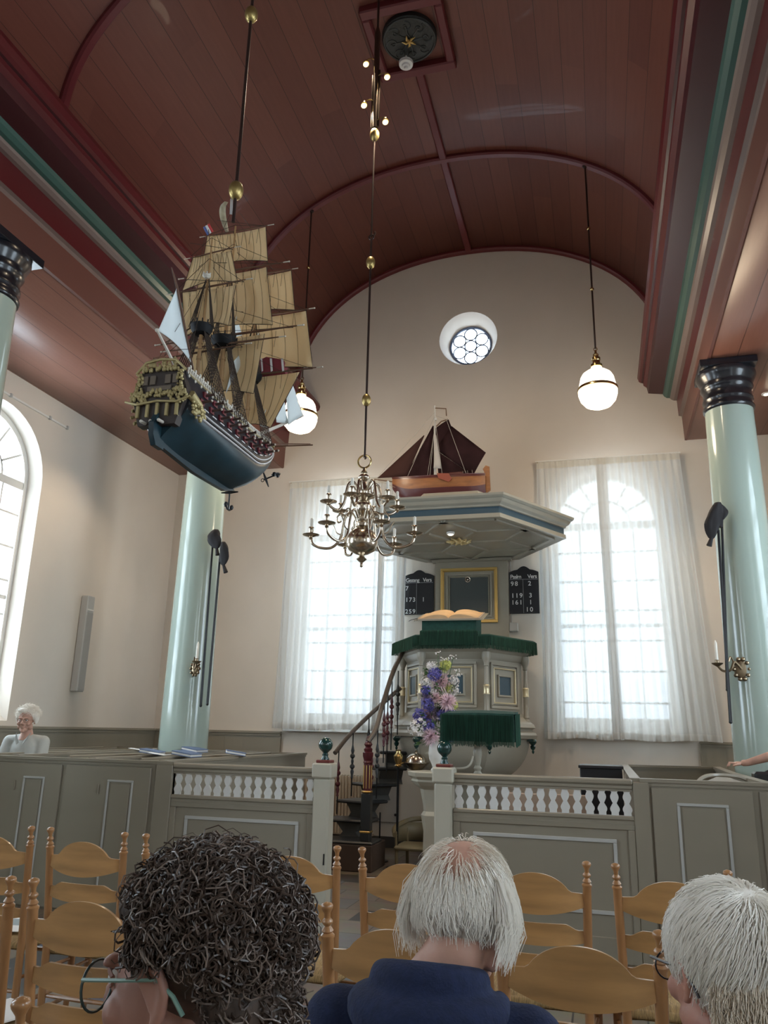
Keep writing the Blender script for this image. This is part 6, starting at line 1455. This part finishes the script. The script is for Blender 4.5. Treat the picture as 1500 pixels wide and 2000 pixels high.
def seated(name, label, px, Y, hz, head_c, yaw, pitch, skin, cloth, drop=.165, bx=0., by=0., roll=0., hipy=None, seat=.47, legs=True, mat_leg=None, sh_w=.19, arms='lap'):
    """a seated figure: skin body as one surface, garment and trousers over it"""
    hc = Vector(head_c); root = thing(name, label, 'person', (hc.x, hc.y, 0))
    HM = Matrix.Translation(hc) @ Matrix.Rotation(yaw, 4, 'Z') @ Matrix.Rotation(pitch, 4, 'X') @ Matrix.Rotation(roll, 4, 'Y')
    byaw = 0. if hipy is None else hipy
    BM = Matrix.Translation((hc.x + bx, hc.y + by, 0)) @ Matrix.Rotation(byaw, 4, 'Z')
    sz = hc.z - drop
    b = B(); head_shape(b, HM)
    nk = HM @ Vector((0, -.035, -.06)); base = BM @ Vector((0, -.045, sz + .02)); b.tube([nk, nk.lerp(base, .5), base, base - Vector((0, 0, .06))], [.054, .052, .060, .08], 18); b.ell(nk, .054, 16, 10)
    b.ell(BM @ Vector((0, -.05, sz - .12)), (.14, .08, .11), 18, 12)
    hands = []
    for s in (-1, 1):
        sh = BM @ Vector((s*(sh_w - .02), -.055, sz - .065)); el = BM @ Vector((s*(sh_w + .030), .02, sz - .30)); wr = BM @ Vector((s*.08, .24, seat + .16))
        capsule(b, sh, el, .038, .034); capsule(b, el, wr, .033, .024); hands.append((s, el, wr))
        palm = wr + (BM.to_3x3() @ Vector((-s*.01, .045, -.012))); b.ell(palm, (.038, .045, .016), 14, 8)
        for f in range(4):
            o = BM.to_3x3() @ Vector(((f - 1.5)*.019, .035, 0)); L = (.032, .040, .037, .028)[f]; d = BM.to_3x3() @ Vector((-s*.1, 1, -.25)).normalized(); a = palm + o; c = a + d*L; e = c + (BM.to_3x3() @ Vector((-s*.1, .7, -.7)).normalized())*L*.8
            b.tube([a, c, e], [.0095, .0088, .0075], 8); b.ell(e, .0075, 8, 6)
        th = palm + (BM.to_3x3() @ Vector((-s*.036, .0, 0))); b.tube([palm, th, th + (BM.to_3x3() @ Vector((-s*.012, .035, -.006)))], [.013, .011, .009], 8)
    body = b.build('body', skin, root); remesh(body, .0045, 2)
    # garment
    b = B(); S3 = BM.to_3x3()
    b.ell(BM @ Vector((0, -.055, sz - .17)), (sh_w - .005, .115, .20), 22, 16); b.ell(BM @ Vector((0, -.02, sz - .40)), (.175, .125, .20), 22, 14); b.ell(BM @ Vector((0, .0, seat + .09)), (.18, .14, .13), 20, 12)
    b.ell(BM @ Vector((0, -.06, sz - .045)), (.125, .075, .055), 18, 12)
    for s in (-1, 1):
        sh = BM @ Vector((s*(sh_w - .005), -.06, sz - .055)); el = BM @ Vector((s*(sh_w + .030), .02, sz - .30)); wr = BM @ Vector((s*.095, .21, seat + .17))
        capsule(b, sh, el, .066, .054); capsule(b, el, wr, .054, .038); capsule(b, BM @ Vector((0, -.06, sz - .03)), sh, .058, .062)
    g = b.build('garment', cloth, root); remesh(g, .011, 3)
    if legs:
        b = B()
        for s in (-1, 1):
            hp = BM @ Vector((s*.095, -.02, seat + .07)); kn = BM @ Vector((s*.12, .42, seat + .065)); an = BM @ Vector((s*.12, .44, .09))
            capsule(b, hp, kn, .085, .060); capsule(b, kn, an, .060, .044)
        b.ell(BM @ Vector((0, -.03, seat + .08)), (.17, .13, .09), 18, 12)
        t = b.build('trousers', mat_leg or M['trouser'], root); remesh(t, .012, 3)
        for s in (-1, 1):
            b = B(); c = BM @ Vector((s*.12, .50, .045)); b.X = Matrix.Translation(c) @ Matrix.Rotation(byaw, 4, 'Z'); b.ell((0, 0, 0), (.045, .125, .045), 16, 10); b.box(-.042, .042, -.11, .11, -.045, -.02, .01); b.build('shoe', M['metal_dark'], root, angle=60)
    return root, HM, BM
M['trouser'] = mat('trouser_cloth', (.05, .055, .075), .85)
sk_warm = skin_mat('skin_ruddy', (.46, .22, .16)); sk_pale = skin_mat('skin_pale', (.58, .34, .26)); sk_dark = skin_mat('skin_tan', (.34, .17, .125))
# ---- white-haired man in the left pew
root, HM, BM = seated('person', 'white-haired person in a pale grey shirt sitting in the left box pew, facing the viewer', 0, 0, 0, (-5.50, 6.78, 1.525), PI + .35, -.05, sk_pale, mat('shirt_pale_grey', (.52, .53, .50), .85, bump=.3, bscale=12), hipy=PI + .2, seat=.64, sh_w=.175, drop=.15)
wh = mat('hair_white', (.90, .85, .77), .5); wh2 = mat('hair_silver', (.72, .62, .50), .5)
face_details(HM, root, sk_pale)
b = B(); b.X = HM
b.ell((0, -.034, .056), (.095, .100, .078), 24, 16); b.ell((.02, .045, .095), (.06, .03, .026), 14, 8)
for s in (-1, 1): b.ell((s*.084, -.025, .028), (.026, .05, .066), 12, 8)
hr = b.build('hair', wh, root); remesh(hr, .008, 2)
b = B(); b.X = HM; random.seed(21)
for i in range(1500):
    a = random.uniform(0, 2*PI); th = random.uniform(0, 1.75); d = Vector((math.sin(th)*math.cos(a), math.sin(th)*math.sin(a), math.cos(th)))
    if d.y > .45 and d.z < .15: continue
    p = Vector((d.x*.093, -.034 + d.y*.098, .056 + d.z*.077)); t = Vector((random.uniform(-1, 1), random.uniform(-1, 1), random.uniform(-.8, .5))); t = (t - d*t.dot(d)*.6).normalized()
    strand(b, [p, p + t*.015 + d*.014, p + t*.032 + d*.016, p + t*.045 + d*.004], .0016)
b.build('hair_wisps', wh, root, angle=0)
b = B(); b.X = HM
for s in (-1, 1): b.ring((s*.031, .102, .002), .022, .0013, 'Y', 20, 5, .8); b.tube([(s*.053, .100, .006), (s*.078, .05, .008), (s*.084, .0, .010)], .0014, 5)
b.tube([(-.010, .104, .004), (0, .107, .007), (.010, .104, .004)], .0014, 5); b.build('glasses', mat('thin_rims', (.10, .08, .07), .3, .5), root)
b = B(); b.X = BM; sz = 1.525 - .15
for s in (-1, 1): b.add([(s*.02, .055, sz - .06), (s*.075, .02, sz + .035), (s*.06, .06, sz - .03), (s*.03, .075, sz - .08)], [(0, 1, 2, 3)])
b.build('collar', mat('collar_grey', (.40, .42, .40), .8), root, angle=0, solid=.006)
# ---- person with bald crown, wispy white hair and navy hoodie
root, HM, BM = seated('person', 'person seen from behind with wispy white hair round a thin crown and a navy hoodie', 0, 0, 0, (-.265, 1.60, 1.172), -.22, -.22, skin_mat('skin_scalp', (.56, .31, .23)), mat('navy_fleece', (.012, .020, .060), .95, noise=.25, nscale=60, bump=.3, bscale=200), hipy=.0, sh_w=.175, drop=.125, bx=-.05, by=-.02)
b = B(); b.X = HM; random.seed(31)
def scalp(d, g=0.): return Vector((d.x*(.078 + g), -.018 + d.y*(.099 + g), .040 + d.z*(.087 + g)))
def wispy(b, n, seed, crown_gap, L0, L1, rr, g0=.004, fly=.2, keep=lambda d: True, grav=1., layers=3, zlim=-.75):
    random.seed(seed); c0 = Vector((.05, -.45, .89)).normalized()
    made = 0
    while made < n:
        z = random.uniform(zlim, 1); a = random.uniform(0, 2*PI); q = math.sqrt(max(0, 1 - z*z)); d = Vector((q*math.cos(a), q*math.sin(a), z))
        if not keep(d): continue
        dist = (d - c0).length
        if dist < crown_gap and random.random() < .93: continue
        made += 1
        t = (d - c0); t = (t - d*t.dot(d)); t = t.normalized() if t.length > .01 else Vector((1, 0, 0)); L = random.uniform(L0, L1); pts = []; p = scalp(d, g0*random.random()); dd = d.copy(); g = g0 + random.random()*.008
        swirl = random.uniform(-.5, .5); side = d.cross(t)
        steps = 7; fl = random.random() < fly
        for k in range(steps):
            pts.append(p.copy()); dirv = (t + side*swirl*math.sin(k*.8 + seed) + Vector((0, 0, -.5*grav*k/steps))).normalized()
            if fl: dirv = (dirv + dd*.16).normalized()
            p = p + dirv*L/steps
            loc = Vector((p.x/.078, (p.y + .018)/.099, (p.z - .040)/.087)); l = loc.length
            tgt = scalp(loc.normalized(), g + .006*k/steps*random.uniform(.5, 1.5)); lim = 1.0
            if not fl or l < 1.02:
                if p.z > -.05: p = tgt
                else: p = Vector((tgt.x, tgt.y, p.z)) if l < 1.1 else p
            dd = loc.normalized()
        strand(b, pts, rr)
wispy(b, 4200, 5, .55, .06, .12, .00085, .002, .0, keep=lambda d: not (d.y > .35 and d.z < .25) and ((d - Vector((.05, -.80, .60))).length > .66 or random.random() < .16), zlim=-.55)
b.build('hair', wh, root, angle=0)
b = B(); b.X = HM; wispy(b, 1500, 8, .25, .04, .08, .00055, .001, .02, keep=lambda d: not (d.y > .35 and d.z < .25)); wispy(b, 260, 9, .3, .025, .045, .0005, .008, .5, keep=lambda d: not (d.y > .5 and d.z < .25)); b.build('fine_hair', wh2, root, angle=0)
b = B(); b.X = HM; random.seed(44)
for s in (-1, 1):
    for i in range(520):
        y = random.uniform(-.07, .02); z = random.uniform(.03, .07); x = s*(.080 + random.uniform(0, .012)); o = random.uniform(.0, .018); e = random.uniform(.07, .12)
        strand(b, [(x - s*.006, y, z), (x + s*o*.8, y - .004, z - e*.35), (x + s*(o + .004), y + random.uniform(-.01, .01), z - e*.7), (x + s*o*.6, y + random.uniform(-.015, .015), z - e)], .0009)
for i in range(800):
    a = random.uniform(-1.3, 1.3) - PI/2; c = Vector((.078*math.cos(a), -.018 + .099*math.sin(a), random.uniform(.02, .06))); o = Vector((math.cos(a), math.sin(a), 0)); e = random.uniform(.03, .075)
    strand(b, [c + o*.004, c + o*.010 + Vector((random.uniform(-.006, .006), 0, -e*.4)), c + o*.006 + Vector((random.uniform(-.01, .01), 0, -e*.75)), c - o*.002 + Vector((random.uniform(-.012, .012), 0, -e))], .0008)
b.build('side_hair', wh, root, angle=0)
# hood lying on the shoulders
navy = bpy.data.materials['navy_fleece']; hz = 1.172 - .125
b = B(); b.X = BM
def roll_pts(rx, ry, z0, a0, a1, n=18, dip=.0): return [Vector((rx*math.sin(a0 + (a1-a0)*i/n), -.055 - ry*math.cos(a0 + (a1-a0)*i/n), z0 + dip*math.cos((a0 + (a1-a0)*i/n)))) for i in range(n+1)]
b.tube(roll_pts(.085, .085, hz + .035, -2.2, 2.2, dip=.012), [.012 + .022*math.sin(PI*i/18) for i in range(19)], 12)
b.tube(roll_pts(.120, .115, hz + .000, -1.9, 1.9, dip=-.008), [.014 + .030*math.sin(PI*i/18) for i in range(19)], 12)
b.tube(roll_pts(.150, .125, hz - .050, -1.5, 1.5, dip=-.035), [.012 + .034*math.sin(PI*i/18) for i in range(19)], 12)
b.ell((0, -.155, hz - .075), (.12, .040, .07), 18, 12)
hd = b.build('hood', navy, root); remesh(hd, .007, 2)
b = B(); b.X = BM; b.tube(bez([(.085, .02, hz + .02), (.105, .05, hz - .03), (.11, .06, hz - .08)], 6), .003, 6); b.build('drawstring', M['metal_dark'], root)
# ---- man with thick white hair and dark glasses at the right
root, HM, BM = seated('person', 'person with thick white hair and dark-rimmed glasses at the lower right corner', 0, 0, 0, (.172, 1.47, 1.143), .52, -.06, skin_mat('skin_pinkish', (.55, .27, .20)), mat('dark_jumper', (.05, .05, .06), .9), hipy=.1, drop=.15)
b = B(); b.X = HM
b.ell((0, -.024, .046), (.083, .100, .090), 24, 16); b.ell((0, -.070, -.010), (.066, .045, .065), 16, 12)
hr = b.build('hair', wh, root); remesh(hr, .006, 2)
b = B(); b.X = HM; wispy(b, 7000, 15, .0, .035, .07, .0009, .008, .04, keep=lambda d: not (d.y > .62 and d.z < .45) and not (abs(d.x) > .75 and d.z < -.05 and d.y > -.2), zlim=-.7)
wispy(b, 120, 16, .0, .03, .05, .0006, .010, .9, keep=lambda d: d.z > .5); b.build('combed_hair', wh, root, angle=0)
b = B(); b.X = HM; random.seed(6)
for i in range(1000):
    a = random.uniform(-1.25, 1.25) - PI/2; c = Vector((.075*math.cos(a), -.030 + .088*math.sin(a), random.uniform(-.03, .02))); o = Vector((math.cos(a), math.sin(a), 0)); e = random.uniform(.03, .055)
    strand(b, [c + o*.004, c + o*.012 + Vector((random.uniform(-.006, .006), 0, -e*.4)), c + o*.008 + Vector((random.uniform(-.01, .01), 0, -e*.75)), c + Vector((random.uniform(-.012, .012), 0, -e))], .0009)
b.build('nape_hair', wh2, root, angle=0)
face_details(HM, root, sk_warm)
def spectacles(HM, root, m, mt, w=.026, h=.85, lens=True):
    b = B(); b.X = HM
    for s in (-1, 1):
        b.ring((s*.034, .108, -.004), w, .0016, 'Y', 24, 6, h)
    b.tube([(-.009, .110, .0), (0, .114, .005), (.009, .110, .0)], .0018, 6); fr = b.build('glasses', m, root, angle=60)
    b = B(); b.X = HM
    for s in (-1, 1): b = B(); b.X = HM; b.tube([(s*.060, .107, .006), (s*.076, .095, .012), (s*.084, .04, .014), (s*.088, -.010, .016), (s*.087, -.030, .0), (s*.084, -.040, -.018)], [.0018, .0022, .0022, .002, .0025, .0025], 6); b.build('temple_arm', mt, fr)
    b = B(); b.X = HM
    for s in (-1, 1): b.add([(s*.034 + w*.97*math.cos(2*PI*i/20), .108, -.004 + w*.97*h*math.sin(2*PI*i/20)) for i in range(20)], [tuple(range(20))])
    b.build('lens', glassy('spectacle_lens', (.93, .95, .95), .12) if 'spectacle_lens' not in bpy.data.materials else bpy.data.materials['spectacle_lens'], fr, angle=0)
spectacles(HM, root, mat('dark_rims', (.02, .02, .025), .3), mat('dark_arm', (.03, .02, .02), .3))
# ---- curly-haired man with glasses, closest to the viewer
root, HM, BM = seated('person', 'curly brown-haired person with round glasses, large head at lower left with a reddish ear', 0, 0, 0, (-.475, .93, 1.222), 1.50, -.10, sk_dark, mat('brown_jumper', (.07, .05, .045), .9), hipy=.35, roll=.0, drop=.16)
curl = mat('hair_brown', (.065, .040, .028), .40, noise=.5, nscale=60, col2=(.030, .019, .014)); curl2 = mat('hair_grey_brown', (.17, .125, .10), .38)
b = B(); b.X = HM; b.ell((0, -.026, .040), (.086, .104, .086), 24, 16); b.ell((0, -.072, -.015), (.076, .052, .095), 16, 12); b.ell((0, .045, .078), (.060, .045, .035), 16, 10)
hr = b.build('hair', curl, root); remesh(hr, .006, 2)
def curls(seed, n, m, rad, name, rr):
    b = B(); b.X = HM; random.seed(seed); made = 0
    while made < n:
        z = random.uniform(-1.5, 1); a = random.uniform(0, 2*PI); z0_ = z; q = math.sqrt(max(0, 1 - z*z)) if z > -.5 else .85; d = Vector((q*math.cos(a), q*math.sin(a), z))
        if d.y > .55 and d.z < .50: continue
        if abs(d.x) > .5 and d.z < -.08 and d.y > -.30: continue
        made += 1; c = Vector((d.x*(.088), -.024 + d.y*.108, .036 + d.z*.094)); c += d*random.uniform(-.004, .016)
        if z < -.35: c = Vector((d.x*.088, -.035 + d.y*.095, .055 + d.z*.095))
        if z < -.35 and d.y > -.05: continue
        t = Vector((random.uniform(-1, 1), random.uniform(-1, 1), random.uniform(-1.4, .6))); t = (t - d*t.dot(d)).normalized(); u = d.cross(t); R_ = rad*random.uniform(.55, 1.25); turns = random.uniform(.8, 1.7); pts = []; ph = random.uniform(0, 6); k = 11; tilt = random.uniform(.2, .9)
        for i in range(k):
            w = ph + turns*2*PI*i/k; s = R_*(1 - .25*i/k); pts.append(c + (t*math.cos(w) + (u*(1-tilt) + d*tilt)*math.sin(w))*s + u*.0 + t*(i/k - .5)*R_*1.2)
        strand(b, pts, rr, 4)
    b.build(name, m, root, angle=0)
curls(1, 3600, curl, .0135, 'curls', .00135); curls(2, 1700, curl2, .014, 'curls', .0010); curls(3, 260, curl, .019, 'curls', .0008)
face_details(HM, root, sk_dark)
spectacles(HM, root, mat('rims_dark_green', (.03, .05, .045), .3), mat('arm_green', (.16, .27, .22), .35), w=.028, h=.95)
# ---- the person leaning on the right pew wall
root, HM, BM = seated('person', 'person at the right edge, bare forearm and hand resting on the pew wall', 0, 0, 0, (1.98, 7.55, 1.50), .9, -.05, sk_pale, mat('black_shirt', (.02, .02, .024), .8), hipy=.9, seat=.64)
hr = hair_cap(HM, root, mat('hair_dark_grey', (.16, .14, .12), .6), seed=3)
b = B(); w = at(1437, 1492, 7.55); e = at(1500, 1478, 7.45); el = Vector((1.62, 7.35, 1.335))
b.tube([el, e, w + Vector((.09, -.01, .012)), w + Vector((.05, 0, .008))], [.045, .040, .028, .026], 14); b.ell(w + Vector((.02, .0, .005)), (.045, .036, .017), 16, 10)
for f in range(4):
    a = w + Vector((-.01, -.027 + .018*f, .006)); L = (.035, .042, .040, .030)[f]; c = a + Vector((-L, -.004 + .003*f, .004)); d2 = c + Vector((-L*.4, 0, -L*.75)); b.tube([a, c, d2], [.0095, .009, .0075], 8); b.ell(d2, .0075, 8, 6)
b.tube([w + Vector((.03, -.03, 0)), w + Vector((.0, -.052, -.004)), w + Vector((-.028, -.058, -.012))], [.013, .011, .009], 8); b.ell(w + Vector((-.028, -.058, -.012)), .009, 8, 6)
fa = b.build('forearm', sk_pale, root); remesh(fa, .005, 2)
b = B(); capsule(b, (1.85, 7.42, 1.26), (1.60, 7.36, 1.33), .06, .052); b.build('sleeve', bpy.data.materials['black_shirt'], root)
bg_ = thing('handbag', 'dark shiny bag standing behind the hand on the right pew wall', 'bag', (1.45, 7.75, 1.05)); b = B(); b.box(1.25, 1.75, 7.68, 7.86, .75, 1.235, .02); b.build('body', mat('bag_black', (.02, .02, .024), .25, coat=.3), bg_)
b = B(); b.tube(bez([(1.35, 7.77, 1.23), (1.45, 7.77, 1.27), (1.6, 7.77, 1.27), (1.68, 7.77, 1.23)], 6), .008, 6); b.build('handle', M['metal_dark'], bg_)
for o in bpy.data.objects:
    if '_w' in o: del o['_w']
